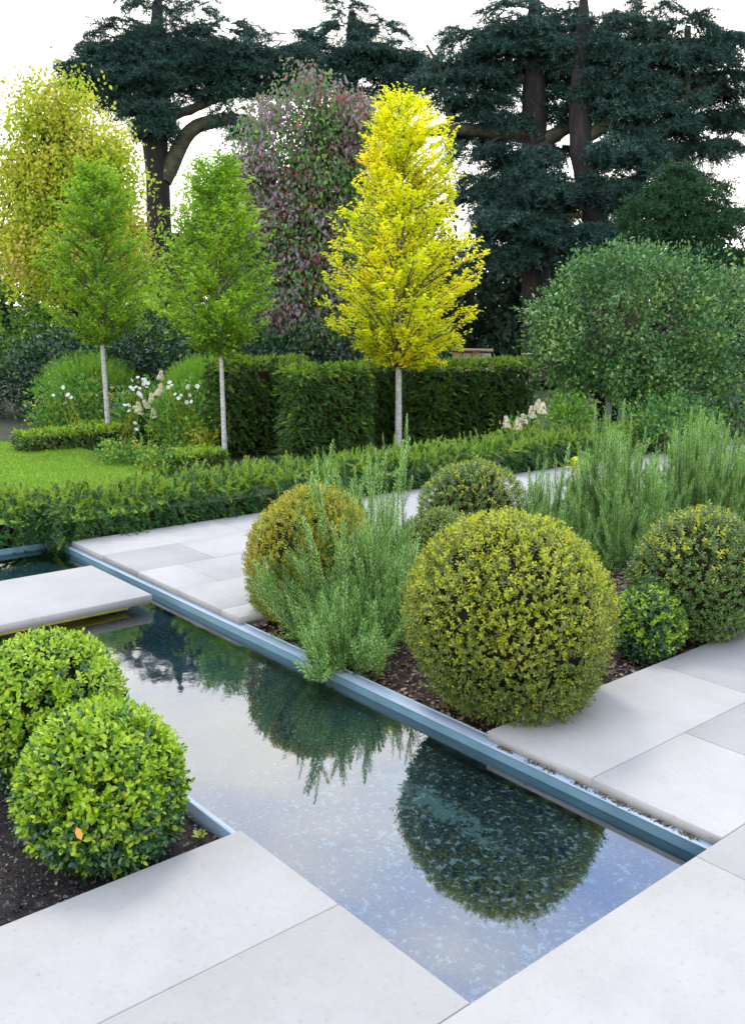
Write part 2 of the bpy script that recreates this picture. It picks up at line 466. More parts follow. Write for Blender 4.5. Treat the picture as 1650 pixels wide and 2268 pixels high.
# rill: floor tiles, lining walls, steel edging, water
rill = MB(); rill.box((-6.8, V_L - .2, -.32), (U_END + .2, V_R + .2, -.1745))
rill_o = rill.build("rill_bed", solid("pale_grout", [(.3, (.45, .52, .5)), (.7, (.62, .7, .68))], 20, .9)); tag(rill_o, kind="structure")
uj = float(pz(950, 1660, -.17)[0])
for i, u0 in enumerate(np.arange(uj - 1.55 * 3, U_END, 1.55)):
    u1 = min(u0 + 1.55, U_END + .15)
    m = MB(); m.box((-(u1-u0)/2 + .006, -.62, -.02), ((u1-u0)/2 - .006, .62, 0), .002)
    o = bpy.data.objects.new("floor_tile", m.mesh("floor_tile", SLATE)); C.objects.link(o)
    o.location = ((u0 + u1) / 2, (V_L + V_R) / 2, -.170); o.parent = rill_o
m = MB()
m.box((-6.8, 2.7232, -.189), (U_END + .1, 2.752, -.0465))
m.box((-6.8, V_L + .0186, -.189), (U_END + .1, V_L + .0196, -.0445))
m.box((-6.8, V_L + .019, -.189), (-6.78, 2.722, -.045))
m.box((U_END - .0, V_L + .019, -.189), (U_END + .018, 2.722, -.045))
m.build("lining_wall", WALLM, rill_o)
LINING_BRIGHT = solid("brightened_lining", [(.3, (.15, .29, .33)), (.55, (.20, .36, .40)), (.8, (.28, .46, .50))], 4, .7, .05, stretch=(1, 3, 3))  # paler copy of the lining, colour lifted to offset dimming under water
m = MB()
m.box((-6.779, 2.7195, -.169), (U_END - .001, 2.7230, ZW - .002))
m.build("brightened_lining", LINING_BRIGHT, rill_o)
m = MB(); m.box((-6.85, 2.7215, -.0462), (U_END - .001, 2.790, -.0425), .0015)
m.box((-6.85, 2.7902, -.16), (U_END - .001, 2.796, -.0385), .001)
m.build("steel_edging", METAL, rill_o)
m = MB(); m.box((-6.85, V_L - .002, -.16), (U_END - .001, V_L + .0185, -.0425), .001)
m.build("steel_edging", METAL, rill_o)
m = MB(); m.add([(-6.78, V_L + .02, ZW), (U_END + .001, V_L + .02, ZW), (U_END + .001, 2.7231, ZW), (-6.78, 2.7231, ZW)], [(0, 1, 2, 3)])
tag(m.build("water", WATER), kind="structure")
# stepping slab across the rill
step = thing("stepping_slab", "broad white stone slab bridging the rill with a yellow strip under its edge", "stone slab", (-5.42, 1.2, -.17))
m = MB(); m.box((-5.84, 1.30, -.050), (-5.008, 2.588, 0), .003); m.box((-5.84, -3.0, -.050), (-5.008, 1.296, 0), .003)
m.build("top_slab", STONE, step)
m = MB(); m.box((-5.76, -3.0, -.189), (-5.10, 2.40, -.066)); m.build("support_block", solid("olive_block", [(.3, (.16, .16, .12)), (.7, (.26, .26, .20))], 12, .85, .3), step)
m = MB(); m.box((-5.78, -3.0, -.0655), (-5.02, 2.44, -.0515)); m.build("sealing_strip", YELLOW, step)

# planting beds
def bed_mesh(name, u0, u1, v0, v1, z, amp=.02):
    nu, nv = max(2, int((u1-u0)/.06)), max(2, int((v1-v0)/.06))
    gu, gv = np.meshgrid(np.linspace(u0, u1, nu), np.linspace(v0, v1, nv), indexing='ij')
    gz = z + rng.normal(0, amp * .4, gu.shape) + amp * np.sin(gu * 5) * np.cos(gv * 4)
    i, j = np.meshgrid(np.arange(nu-1), np.arange(nv-1), indexing='ij'); a = i * nv + j
    m = MB(); m.add(np.stack([gu, gv, gz], -1).reshape(-1, 3), np.stack([a, a+nv, a+nv+1, a+1], -1).reshape(-1, 4))
    o = m.build(name, SOIL, smooth=True); tag(o, kind="structure"); return o
bed_mesh("bed_soil", U_BED1 - .02, U_BED0 + .02, 2.797, 12.9, -.075, .012)
bed_mesh("bed_soil", -4.995, U_BED0 + .02, -4.5, V_L - .003, -.095, .012)
def chips(name, mat, u0, u1, v0, v1, z, n, s):
    P = np.stack([rng.uniform(u0, u1, n), rng.uniform(v0, v1, n), z + np.abs(rng.normal(0, .012, n))], -1)
    D = unit(rng.normal(size=(n, 3)) * [1, 1, .25]); N = unit(rng.normal(size=(n, 3)) * .5 + ZUP)
    m = MB(); L = rng.uniform(.5, 1.5, n) * s
    m.leaves(P, D, N, L, L * rng.uniform(.3, .8, n), fold=.3, fine=True)
    o = m.build(name, mat); tag(o, kind="stuff"); return o
chips("bark_mulch", BARKCHIP, U_BED1, U_BED0, 2.80, 5.6, -.07, 16000, .022)
chips("gravel", DARKCHIP, -4.9, U_BED0, -1.2, V_L - .02, -.09, 34000, .013)

# lawn
pts = [pz(x, y, ZG) for x, y in ((-420, 965), (140, 984), (240, 1008), (345, 1046), (420, 1085), (300, 1150), (-420, 1200))]
m = MB(); m.add([(p[0], p[1], ZG) for p in pts], [tuple(range(len(pts)))])
tag(m.build("lawn", LAWN), kind="structure")
def in_poly(x, y, poly):
    c = np.zeros(len(x), bool); j = len(poly) - 1
    for i in range(len(poly)):
        xi, yi, xj, yj = poly[i][0], poly[i][1], poly[j][0], poly[j][1]
        k_ = ((yi > y) != (yj > y)) & (x < (xj - xi) * (y - yi) / (yj - yi + 1e-12) + xi)
        c ^= k_; j = i
    return c
pp = np.array(pts)
n = 110000
X, Y = rng.uniform(pp[:,0].min(), pp[:,0].max(), n), rng.uniform(pp[:,1].min(), pp[:,1].max(), n)
k = in_poly(X, Y, pts); X, Y = X[k], Y[k]
m = MB(); m.needles(np.stack([X, Y, np.full(len(X), ZG)], -1), rng.normal(0, .45, (len(X), 3)) + ZUP, .03, .008)
GRASS = leaf_mat("grass_blades", [(0, (.12, .24, .012)), (.5, (.18, .33, .016)), (1, (.27, .40, .028))], .5, .3)
tag(m.build("grass", GRASS), kind="stuff")

# ------------------------------------------------------------------ leaf colours
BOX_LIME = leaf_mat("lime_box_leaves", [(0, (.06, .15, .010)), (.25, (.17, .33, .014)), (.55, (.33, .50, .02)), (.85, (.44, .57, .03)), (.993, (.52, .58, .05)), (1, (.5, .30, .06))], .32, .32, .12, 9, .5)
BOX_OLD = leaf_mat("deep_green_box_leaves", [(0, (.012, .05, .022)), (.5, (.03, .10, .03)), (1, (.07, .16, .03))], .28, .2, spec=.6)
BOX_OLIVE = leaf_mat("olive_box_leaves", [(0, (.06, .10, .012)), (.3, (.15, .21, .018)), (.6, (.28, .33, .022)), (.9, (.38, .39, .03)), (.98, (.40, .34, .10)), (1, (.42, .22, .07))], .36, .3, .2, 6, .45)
BOX_OLDOLIVE = leaf_mat("mature_olive_box_leaves", [(0, (.05, .085, .012)), (.5, (.11, .16, .018)), (.9, (.18, .22, .03)), (1, (.36, .22, .08))], .34, .25, .1, 6, .5)  # older leaves, a deeper olive of their own
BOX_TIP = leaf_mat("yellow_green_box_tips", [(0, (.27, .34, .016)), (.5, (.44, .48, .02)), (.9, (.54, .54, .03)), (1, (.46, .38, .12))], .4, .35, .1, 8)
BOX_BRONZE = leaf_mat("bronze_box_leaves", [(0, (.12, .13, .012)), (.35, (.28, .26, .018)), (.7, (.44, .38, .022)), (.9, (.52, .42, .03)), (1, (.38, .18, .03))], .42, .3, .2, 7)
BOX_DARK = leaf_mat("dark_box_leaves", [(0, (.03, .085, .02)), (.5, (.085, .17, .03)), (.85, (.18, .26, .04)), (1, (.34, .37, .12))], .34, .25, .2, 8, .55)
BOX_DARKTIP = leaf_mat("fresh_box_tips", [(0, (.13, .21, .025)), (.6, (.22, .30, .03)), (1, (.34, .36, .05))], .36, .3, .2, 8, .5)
ROSEM = leaf_mat("rosemary_needles", [(0, (.09, .22, .045)), (.4, (.19, .37, .08)), (.75, (.31, .50, .14)), (1, (.45, .60, .27))], .6, .35, .15, 5, .2)
YEW = leaf_mat("yew_needles", [(0, (.014, .06, .016)), (.5, (.032, .115, .026)), (.85, (.06, .165, .032)), (1, (.11, .21, .035))], .42, .2, .2, 4, .4)
YEWTIP = leaf_mat("yew_fresh_tips", [(0, (.10, .21, .018)), (.5, (.19, .31, .024)), (1, (.30, .38, .035))], .45, .3, .2, 4)
HEDGE = leaf_mat("tall_hedge_leaves", [(0, (.016, .055, .012)), (.5, (.04, .11, .018)), (.85, (.08, .16, .022)), (.97, (.12, .18, .03)), (1, (.18, .08, .03))], .5, .2, .2, 2)
HEDGETIP = leaf_mat("tall_hedge_tips", [(0, (.12, .23, .014)), (.6, (.20, .33, .02)), (1, (.28, .37, .03))], .5, .3)
HORN = leaf_mat("hornbeam_green", [(0, (.12, .27, .012)), (.4, (.22, .42, .016)), (.8, (.36, .54, .025)), (1, (.48, .55, .04))], .5, .42, .25, 1.3)
HORN_Y = leaf_mat("hornbeam_yellow", [(0, (.42, .56, .006)), (.3, (.66, .74, .008)), (.65, (.86, .82, .010)), (.95, (.92, .78, .012)), (1, (.80, .52, .015))], .5, .45, .3, 1.6)
CEDAR = leaf_mat("blue_cedar_needles", [(0, (.008, .026, .021)), (.5, (.02, .058, .045)), (.80, (.055, .135, .105)), (.95, (.15, .28, .22)), (.96, (.07, .05, .03)), (1, (.10, .08, .04))], .6, .12, .2, .8, .3)
CEDAR_G = leaf_mat("green_conifer_needles", [(0, (.008, .04, .014)), (.5, (.018, .075, .024)), (1, (.04, .12, .035))], .6, .15, .2, .8)
DOGW = leaf_mat("dogwood_leaves", [(0, (.09, .16, .06)), (.3, (.15, .20, .10)), (.5, (.20, .19, .15)), (.72, (.26, .19, .20)), (.87, (.32, .23, .28)), (1, (.40, .29, .34))], .5, .3, .5, 1.3, rw=.4)
DOGR = leaf_mat("dogwood_red_leaves", [(0, (.22, .03, .06)), (.5, (.40, .05, .10)), (1, (.52, .12, .07))], .5, .35)
AUT = leaf_mat("autumn_leaves", [(0, (.26, .40, .02)), (.4, (.46, .54, .03)), (.7, (.62, .60, .06)), (.88, (.70, .48, .12)), (1, (.66, .44, .34))], .5, .45, .45, .8, rw=.5)
HOLLY = leaf_mat("glossy_holly_leaves", [(0, (.018, .075, .018)), (.45, (.05, .155, .034)), (.8, (.12, .25, .065)), (1, (.23, .36, .13))], .38, .22, .25, 2, .45)
HOLLYTIP = leaf_mat("holly_fresh_tips", [(0, (.12, .22, .04)), (.6, (.22, .33, .07)), (1, (.34, .43, .13))], .35, .3, spec=.5)
LAUREL = leaf_mat("dark_shrub_leaves", [(0, (.008, .032, .016)), (.5, (.018, .062, .026)), (1, (.045, .10, .035))], .35, .15, spec=.5)
BORDER = leaf_mat("border_leaves", [(0, (.05, .16, .02)), (.5, (.10, .26, .035)), (.85, (.19, .35, .04)), (1, (.40, .42, .05))], .45, .3, .2, 3)
FEATH = leaf_mat("feathery_leaves", [(0, (.11, .27, .02)), (.5, (.18, .37, .03)), (1, (.28, .45, .05))], .5, .35)
LIME = leaf_mat("lime_border_leaves", [(0, (.18, .27, .02)), (.6, (.32, .38, .03)), (1, (.45, .42, .05))], .45, .35)
PETAL = leaf_mat("white_petals", [(0, (.72, .72, .70)), (1, (.82, .82, .80))], .5, .3, tboost=1.0)
CREAM = leaf_mat("cream_florets", [(0, (.48, .52, .28)), (.5, (.66, .64, .44)), (.9, (.74, .70, .56)), (1, (.66, .46, .36))], .6, .3, tboost=1.0)
FARG = leaf_mat("far_wood_leaves", [(0, (.010, .034, .018)), (.5, (.022, .06, .03)), (1, (.05, .10, .05))], .6, .15, .3, .4)
FAR_B = leaf_mat("background_tree_leaves", [(0, (.05, .13, .012)), (.5, (.11, .23, .018)), (.85, (.20, .33, .025)), (1, (.34, .42, .04))], .55, .35, .35, .5)
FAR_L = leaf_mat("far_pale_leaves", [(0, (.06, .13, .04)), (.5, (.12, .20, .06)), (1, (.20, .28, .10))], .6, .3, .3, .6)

def fib(n):
    i = np.arange(n) + .5
    ph = np.arccos(1 - 2 * i / n); th = np.pi * (1 + 5 ** .5) * i
    return np.stack([np.cos(th) * np.sin(ph), np.sin(th) * np.sin(ph), np.cos(ph)], -1)
def lumps(dirs, amp, seed, freq=3):
    r = np.random.default_rng(seed); s = np.zeros(len(dirs))
    for _ in range(10):
        w = r.normal(size=3) * freq; s += np.sin(dirs @ w + r.uniform(0, 6.3))
    return 1 + amp * s / 3.2

# ------------------------------------------------------------------ box balls
def leaf_proto(L, W, mat):
    m = MB()
    m.leaves(np.zeros((1, 3)), [[1, 0, 0]], [[0, 0, 1]], L, W, .18, True)
    return m.mesh("leaf", mat)
def box_ball(label, cx, cy, r, leaf, n_sprig, main, tips, old=None, zsc=1.0, indiv=0, seed=1, depth=None, zbase=-.07, low=-.72, tipz=.1, hang=0, legs=False, tip_share=.8, group="clipped box balls on the terrace"):
    r_ = np.random.default_rng(seed)
    d = ray(cx, cy)
    if depth is None: depth = (CAM[2] - zbase) / (0.93 * r * zsc / F - d[2])
    c = CAM + d * depth
    R = r / F * depth
    base = (c[0], c[1], zbase)
    t = thing("box_ball", label, "box ball", base, group)
    dirs = unit(fib(n_sprig) + r_.normal(0, 2.2 / math.sqrt(n_sprig), (n_sprig, 3)))
    dirs = dirs[dirs[:, 2] > low]
    hole = lumps(dirs, 1.0, seed + 40, 16) - 1
    keep = hole < r_.uniform(.85, 1.8, len(dirs)); dirs = dirs[keep]
    rad_ = lumps(dirs, .055, seed, 2.4) * lumps(dirs, .02, seed + 3, 8) * (1 + (r_.random(len(dirs)) < .03) * r_.uniform(.03, .09, len(dirs))) * R * (1 - np.abs(r_.normal(0, .045, len(dirs))))
    gap = r_.random(len(dirs)) < .93
    dirs, rad_ = dirs[gap], rad_[gap]
    sq = np.array([1, 1, zsc])
    P0 = c + dirs * rad_[:, None] * sq
    ax = unit(dirs + ZUP * .45 + r_.normal(0, .38, dirs.shape))
    # each sprig: pairs of leaves up a short stem
    K = 9
    P = np.repeat(P0, K, 0); A = np.repeat(ax, K, 0)
    kk = np.tile(np.arange(K), len(P0))
    ref = unit(np.cross(A, r_.normal(size=(len(P0), 3)).repeat(K, 0))); ref2 = np.cross(A, ref)
    th = kk * 2.05 + r_.normal(0, .3, len(kk))
    radial = ref * np.cos(th)[:, None] + ref2 * np.sin(th)[:, None]
    h = (kk / (K - 1.0) - .75) * leaf * 2.4
    P = P + A * h[:, None]
    op = np.where(kk > 6, .9, .25)
    D = unit(radial * (1 - .35 * op)[:, None] + A * (.35 + op * .6)[:, None] + r_.normal(0, .15, P.shape))
    N = unit(A * 1.0 - radial * .6 + r_.normal(0, .25, P.shape))
    L = leaf * r_.uniform(.65, 1.15, len(P)) * np.where(kk > 6, .75, 1); W = L * r_.uniform(.46, .62, len(P))
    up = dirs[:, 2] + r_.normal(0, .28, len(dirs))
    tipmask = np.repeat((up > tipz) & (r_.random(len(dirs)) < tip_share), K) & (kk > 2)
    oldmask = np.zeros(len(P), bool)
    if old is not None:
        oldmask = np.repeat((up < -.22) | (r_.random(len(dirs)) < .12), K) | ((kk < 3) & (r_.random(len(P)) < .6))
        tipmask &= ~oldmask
    used = np.zeros(len(P), bool)
    if indiv:
        to = unit(CAM - c); score = (P - c) @ to / R + r_.normal(0, .12, len(P)) + (kk > 4) * .15
        pick = np.argsort(-score)[:indiv * 5:5]
        used[pick] = True
        protos = {}
        for i in pick:
            mt = tips if tipmask[i] else (old if oldmask[i] else main)
            if mt.name not in protos: protos[mt.name] = leaf_proto(leaf, leaf * .55, mt)
            o = bpy.data.objects.new("leaf", protos[mt.name]); C.objects.link(o); o.parent = t
            x = D[i]; y = unit(np.cross(N[i], x)); z = np.cross(x, y); s = L[i] / leaf
            q = P[i] - np.array(base)
            o.matrix_local = Matrix(((x[0]*s, y[0]*s, z[0]*s, q[0]), (x[1]*s, y[1]*s, z[1]*s, q[1]), (x[2]*s, y[2]*s, z[2]*s, q[2]), (0, 0, 0, 1)))
    fine = leaf > .0215
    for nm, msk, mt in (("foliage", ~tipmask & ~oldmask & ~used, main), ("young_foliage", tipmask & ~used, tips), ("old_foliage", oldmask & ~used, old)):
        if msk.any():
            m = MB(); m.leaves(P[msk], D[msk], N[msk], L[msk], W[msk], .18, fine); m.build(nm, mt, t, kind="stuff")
    # inner twiggy body and stems
    m = MB()
    g = fib(900); rr = lumps(g, .05, seed + 5) * R * .84
    g2 = g * rr[:, None] * sq + c; g2[:, 2] = np.maximum(g2[:, 2], zbase + R * .16)
    # twigs radiating from the middle instead of a closed ball
    s0 = c + np.array([0, 0, -.45 * R]) 
    for q in g2[::3]:
        mid = (s0 + q) / 2 + r_.normal(0, .04 * R, 3)
        m.tube([s0, mid, q], [.006, .004, .0025], 3)
    m.build("branches", TWIG, t, kind="stuff")
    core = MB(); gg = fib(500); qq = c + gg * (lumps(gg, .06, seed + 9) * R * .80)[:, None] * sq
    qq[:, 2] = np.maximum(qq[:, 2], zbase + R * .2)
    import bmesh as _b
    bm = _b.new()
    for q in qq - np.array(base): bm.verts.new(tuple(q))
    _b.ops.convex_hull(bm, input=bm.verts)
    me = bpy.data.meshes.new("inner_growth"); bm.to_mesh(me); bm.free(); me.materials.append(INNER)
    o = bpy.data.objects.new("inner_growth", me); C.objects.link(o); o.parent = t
    st = MB()
    for i in range(9 if legs else 5):
        a = r_.uniform(0, 6.28); e = c + np.array([math.cos(a), math.sin(a), -.65]) * R * r_.uniform(.3, .7)
        bb = np.array([c[0] + math.cos(a) * .05 * R, c[1] + math.sin(a) * .05 * R, zbase - .03])
        st.tube([bb, (bb + e) / 2 + r_.normal(0, .02, 3), e], [.012, .009, .005], 5)
    st.build("stem", TWIG_GREY, t)
    return t, c, R

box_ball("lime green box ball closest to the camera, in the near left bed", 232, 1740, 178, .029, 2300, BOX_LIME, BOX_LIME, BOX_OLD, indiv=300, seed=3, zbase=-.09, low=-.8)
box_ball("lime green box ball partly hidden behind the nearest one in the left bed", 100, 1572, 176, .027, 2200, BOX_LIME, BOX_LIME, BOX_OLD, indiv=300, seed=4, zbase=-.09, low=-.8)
BIG, bigc, bigR = box_ball("largest olive and yellow box ball leaning over the rill edging", 1130, 1368, 236, .0185, 7600, BOX_OLIVE, BOX_TIP, BOX_OLDOLIVE, indiv=300, seed=5, low=-.86, tipz=.35)
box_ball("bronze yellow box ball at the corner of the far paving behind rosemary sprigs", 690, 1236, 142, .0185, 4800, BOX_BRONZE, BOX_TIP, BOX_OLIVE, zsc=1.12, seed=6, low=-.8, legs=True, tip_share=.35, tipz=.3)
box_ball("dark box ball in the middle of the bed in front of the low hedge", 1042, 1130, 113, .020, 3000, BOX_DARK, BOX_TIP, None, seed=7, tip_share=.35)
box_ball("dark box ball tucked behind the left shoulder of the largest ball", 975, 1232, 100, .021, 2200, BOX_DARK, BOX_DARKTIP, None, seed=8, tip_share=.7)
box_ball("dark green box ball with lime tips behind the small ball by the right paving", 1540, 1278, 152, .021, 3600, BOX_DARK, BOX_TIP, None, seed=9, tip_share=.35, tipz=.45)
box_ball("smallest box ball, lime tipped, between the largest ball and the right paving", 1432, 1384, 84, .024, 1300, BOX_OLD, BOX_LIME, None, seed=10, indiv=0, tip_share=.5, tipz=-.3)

# ------------------------------------------------------------------ rosemary
def rosemary(label, base_px, tips, n_rand, region, seed, nl=.030, z0=-.06, spread=.25, dens=1.0):
    r_ = np.random.default_rng(seed)
    b0 = pz(*base_px, z0); dep = depth_of(b0)
    t = thing("rosemary_bush", label, "rosemary", b0, "rosemary bushes in the gravel bed")
    T = [pd(x, y, dep + r_.normal(0, .10)) for x, y in tips]
    x0, x1, y0, y1 = region
    for _ in range(n_rand):
        q = r_.random(); x = x0 + (x1 - x0) * q; yt = y0 + (y1 - y0) * .45 * abs(2 * q - 1) ** 2.5 + r_.uniform(0, 40)
        y = yt + (y1 - yt) * r_.random() ** 1.3
        T.append(pd(x, y, dep + r_.normal(0, .16)))
    fol, st = MB(), MB()
    for i, tip in enumerate(T):
        tip = np.array(tip); tip[2] = max(tip[2], z0 + .04)
        s0 = np.array(b0) + np.array([r_.normal(0, .07), r_.normal(0, .07), 0]) + (tip - np.array(b0)) * np.array([1, 1, 0]) * spread
        hor = tip - s0; hh = hor.copy(); hh[2] = 0
        c1 = s0 + hh * .6 + ZUP * hor[2] * .30 + r_.normal(0, .02, 3)
        u_ = np.linspace(0, 1, 22)[:, None]
        pts = (1-u_)**2 * s0 + 2*u_*(1-u_) * c1 + u_**2 * tip
        pts = pts + np.cumsum(r_.normal(0, .0016, pts.shape), 0)
        length = np.linalg.norm(np.diff(pts, axis=0), axis=1).sum()
        st.tube(pts[::3], np.linspace(.0042, .0015, len(pts[::3])), 4)
        for br in range(1 + r_.poisson(6.5)):
            if br == 0: path = pts; start = .12
            else:
                k = r_.integers(4, 19); p0 = pts[k]; tl = r_.uniform(.07, .17)
                dd = unit(unit(pts[k+1] - pts[k]) + r_.normal(0, .55, 3) + ZUP * .55)
                uu = np.linspace(0, 1, 10)[:, None]
                path = p0 + dd * tl * uu + ZUP * (.35 * tl) * uu**2; start = .05
                st.tube(path[::3], .0015, 3)
            ln = np.linalg.norm(np.diff(path, axis=0), axis=1).sum()
            m_ = int(ln * (1 - start) / .0038 * dens)
            if m_ < 4: continue
            s = start + (1 - start) * np.linspace(0, 1, m_) ** .9
            f = s * (len(path) - 1); i0 = np.clip(f.astype(int), 0, len(path) - 2); w = (f - i0)[:, None]
            P = path[i0] * (1 - w) + path[i0 + 1] * w
            tg = unit(path[i0 + 1] - path[i0])
            a = unit(np.cross(tg, [.3, .5, .2])); b_ = np.cross(tg, a)
            th = np.arange(m_) * 2.39996 + r_.uniform(0, 6)
            rdl = a * np.cos(th)[:, None] + b_ * np.sin(th)[:, None]
            close = np.clip((s - .90) / .10, 0, 1)[:, None]
            D = unit(rdl * (1 - .6 * close) * .9 + tg * (.62 + .6 * close) + ZUP * .12)
            L = nl * r_.uniform(.75, 1.15, m_) * (1 - .35 * close[:, 0])
            fol.leaves(P, D, np.cross(D, r_.normal(size=3)), L, .0056, .1)
    fol.build("foliage", ROSEM, t, kind="stuff")
    st.build("stems", TWIG, t, kind="stuff")
    return t
rosemary("small bushy rosemary overhanging the rill edging in front of the bronze ball", (772, 1478), [(700, 1380), (735, 1345), (770, 1320), (800, 1330), (835, 1360), (690, 1420), (850, 1430), (720, 1490), (760, 1500)], 60, (680, 860, 1325, 1510), 21)
rosemary("sprawling rosemary left of the largest ball, one branch reaching left over the paving", (850, 1420), [(905, 1250), (890, 1300), (900, 1340), (880, 1220), (910, 1200), (895, 1380), (870, 1270), (880, 1330), (900, 1290), (700, 1010), (690, 1070), (820, 1010), (880, 1060), (760, 1050), (545, 1240), (580, 1285), (562, 1310), (555, 1275), (600, 1320), (595, 1240), (620, 1290), (575, 1250), (640, 1330), (630, 1180), (655, 1130), (665, 1090), (640, 1215), (610, 1260), (660, 1180), (700, 1140), (735, 1110), (800, 1130), (840, 1150), (880, 1140), (905, 1190), (690, 1250), (760, 1200)], 170, (610, 895, 1130, 1440), 22, spread=.45)
rosemary("tall upright rosemary rising behind the bronze ball towards the yellow tree", (850, 1335), [(905, 922), (896, 975), (850, 968), (835, 1000), (812, 1003), (782, 1040), (715, 985), (700, 1020), (735, 1040), (745, 1075), (890, 1050), (655, 1060), (765, 1090), (870, 1100)], 80, (690, 905, 1050, 1280), 23, spread=.6)
rosemary("rosemary right of the middle box ball with a clump of pointed shoots", (1240, 1235), [(1170, 1035), (1188, 1010), (1212, 985), (1230, 1010), (1262, 980), (1270, 1020), (1295, 1045), (1160, 1080), (1310, 1030)], 120, (1140, 1345, 1030, 1265), 24, spread=.75)
rosemary("tallest rosemary with spires in front of the holly tree", (1385, 1250), [(1318, 885), (1334, 905), (1352, 925), (1384, 880), (1398, 915), (1375, 940), (1430, 950), (1455, 960), (1330, 960), (1410, 985), (1478, 1190), (1440, 1215), (1465, 1235), (1300, 1000)], 300, (1235, 1480, 925, 1330), 25, spread=.7)
rosemary("rosemary furthest to the right, behind the dark box ball with lime tips", (1560, 1190), [(1490, 925), (1510, 893), (1530, 905), (1470, 980), (1550, 900), (1580, 915), (1600, 930), (1500, 960)], 300, (1420, 1700, 905, 1230), 26, spread=.75)

# ------------------------------------------------------------------ hedges
def hedge(name, label, cat, u0, u1, v0, v1, z0, z1, dens, main, tipm, sp_len, k, nl, w, seed, shag=.05, tips_up=0.0, tip_len=.12, group=None, lean=0.0, tip_top=.72):
    r_ = np.random.default_rng(seed)
    t = thing(name, label, cat, ((u0+u1)/2, (v0+v1)/2, z0), group)
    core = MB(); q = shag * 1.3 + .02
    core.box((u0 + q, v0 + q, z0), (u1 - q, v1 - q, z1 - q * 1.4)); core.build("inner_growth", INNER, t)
    faces = []
    faces.append(((u1, v0, z0), (0, v1 - v0, 0), (0, 0, z1 - z0), (1, 0, 0)))
    faces.append(((u0, v0, z0), (0, v1 - v0, 0), (0, 0, z1 - z0), (-1, 0, 0)))
    faces.append(((u0, v0, z0), (u1 - u0, 0, 0), (0, 0, z1 - z0), (0, -1, 0)))
    faces.append(((u0, v1, z0), (u1 - u0, 0, 0), (0, 0, z1 - z0), (0, 1, 0)))
    faces.append(((u0, v0, z1), (u1 - u0, 0, 0), (0, v1 - v0, 0), (0, 0, 1)))
    A_, B_ = MB(), MB()
    for fi, (o, ea, eb, nn) in enumerate(faces):
        o, ea, eb, nn = map(lambda a: np.array(a, float), (o, ea, eb, nn))
        if fi == 1: dd = dens * .3
        else: dd = dens
        n = int(np.linalg.norm(ea) * np.linalg.norm(eb) * dd)
        if n < 1: continue
        a, b_ = r_.random(n)[:, None], r_.random(n)[:, None]
        P = o + ea * a + eb * b_
        lump = .5 * np.sin(P[:, 0] * 7 + seed) * np.sin(P[:, 1] * 6.3) + .5 * np.sin(P[:, 1] * 13 + P[:, 2] * 11)
        P = P - nn * (shag * (r_.random(n) * 1.1 + .35 * lump))[:, None]
        Ax = unit(nn * .9 + r_.normal(0, .5, (n, 3)) + ZUP * (.15 if fi < 4 else .1) - (ZUP * .25 if fi < 4 else 0))
        N = unit(ZUP + r_.normal(0, .45, (n, 3)) + nn * .3)
        zz = (P[:, 2] - z0) / (z1 - z0)
        tp = (r_.random(n) < (tip_top if fi == 4 else .06)) | ((zz > .93) & (fi < 4) & (r_.random(n) < .55))
        L = sp_len * r_.uniform(.7, 1.3, n)
        A_.sprays(P[~tp], Ax[~tp], N[~tp], L[~tp], k, nl, w, curl=.25)
        B_.sprays(P[tp], Ax[tp], N[tp], L[tp], k, nl, w, curl=.1)
        if fi == 4 and tips_up > 0:
            n2 = int(n * tips_up); ii = r_.integers(0, n, n2)
            ax2 = unit(ZUP + r_.normal(0, .35, (n2, 3)))
            B_.sprays(P[ii], ax2, r_.normal(size=(n2, 3)), tip_len * r_.uniform(.4, 1.3, n2), k + 2, nl, w)
    A_.build("foliage", main, t, kind="stuff")
    if B_.v: B_.build("young_foliage", tipm, t, kind="stuff")
    return t
hedge("low_hedge", "low dark yew hedge running along the back of the pale paving", "hedge", -7.12, -6.57, 2.70, 11.6, ZG, .27, 1050, YEW, YEWTIP, .115, 9, .036, .010, 31, .11, .28, .13, tip_top=.5)
hedge("low_hedge", "short end of yew hedge beyond the head of the rill", "hedge", -7.4, -6.82, .5, 2.69, ZG, .26, 900, YEW, YEWTIP, .115, 9, .036, .010, 32, .11, .28, .13, tip_top=.5)

def hedge_px(label, xa, xb, ybase, ytop, thick, seed, dens=620, grp="tall clipped hedge blocks"):
    pa, pb = pz(xa, ybase, ZG), pz(xb, ybase, ZG)
    u1 = pa[0]
    # front face along v at constant u through the left base point
    d = ray(xb, ybase); t = (u1 - CAM[0]) / d[0]; vb = (CAM + d * t)[1]
    d = ray(xa, ytop); t = (u1 - CAM[0]) / d[0]; z1 = (CAM + d * t)[2]
    return hedge("tall_hedge", label, "hedge", u1 - thick, u1, pa[1], vb, ZG, z1, dens, HEDGE, HEDGETIP, .105, 7, .045, .017, seed, .06, .08, .07, grp)
hedge_px("tall clipped hedge block on the left, right of the slim green tree's stem", 502, 690, 1008, 806, .5, 41)
hedge_px("narrow hedge block standing forward of the others, left of the yellow tree", 664, 822, 1040, 822, .45, 42)
hedge_px("recessed dark hedge block directly behind the yellow tree's stem", 815, 960, 982, 812, .6, 43)
hedge_px("broad hedge block right of the yellow tree's stem, in front of the timber", 952, 1182, 992, 812, .6, 44)
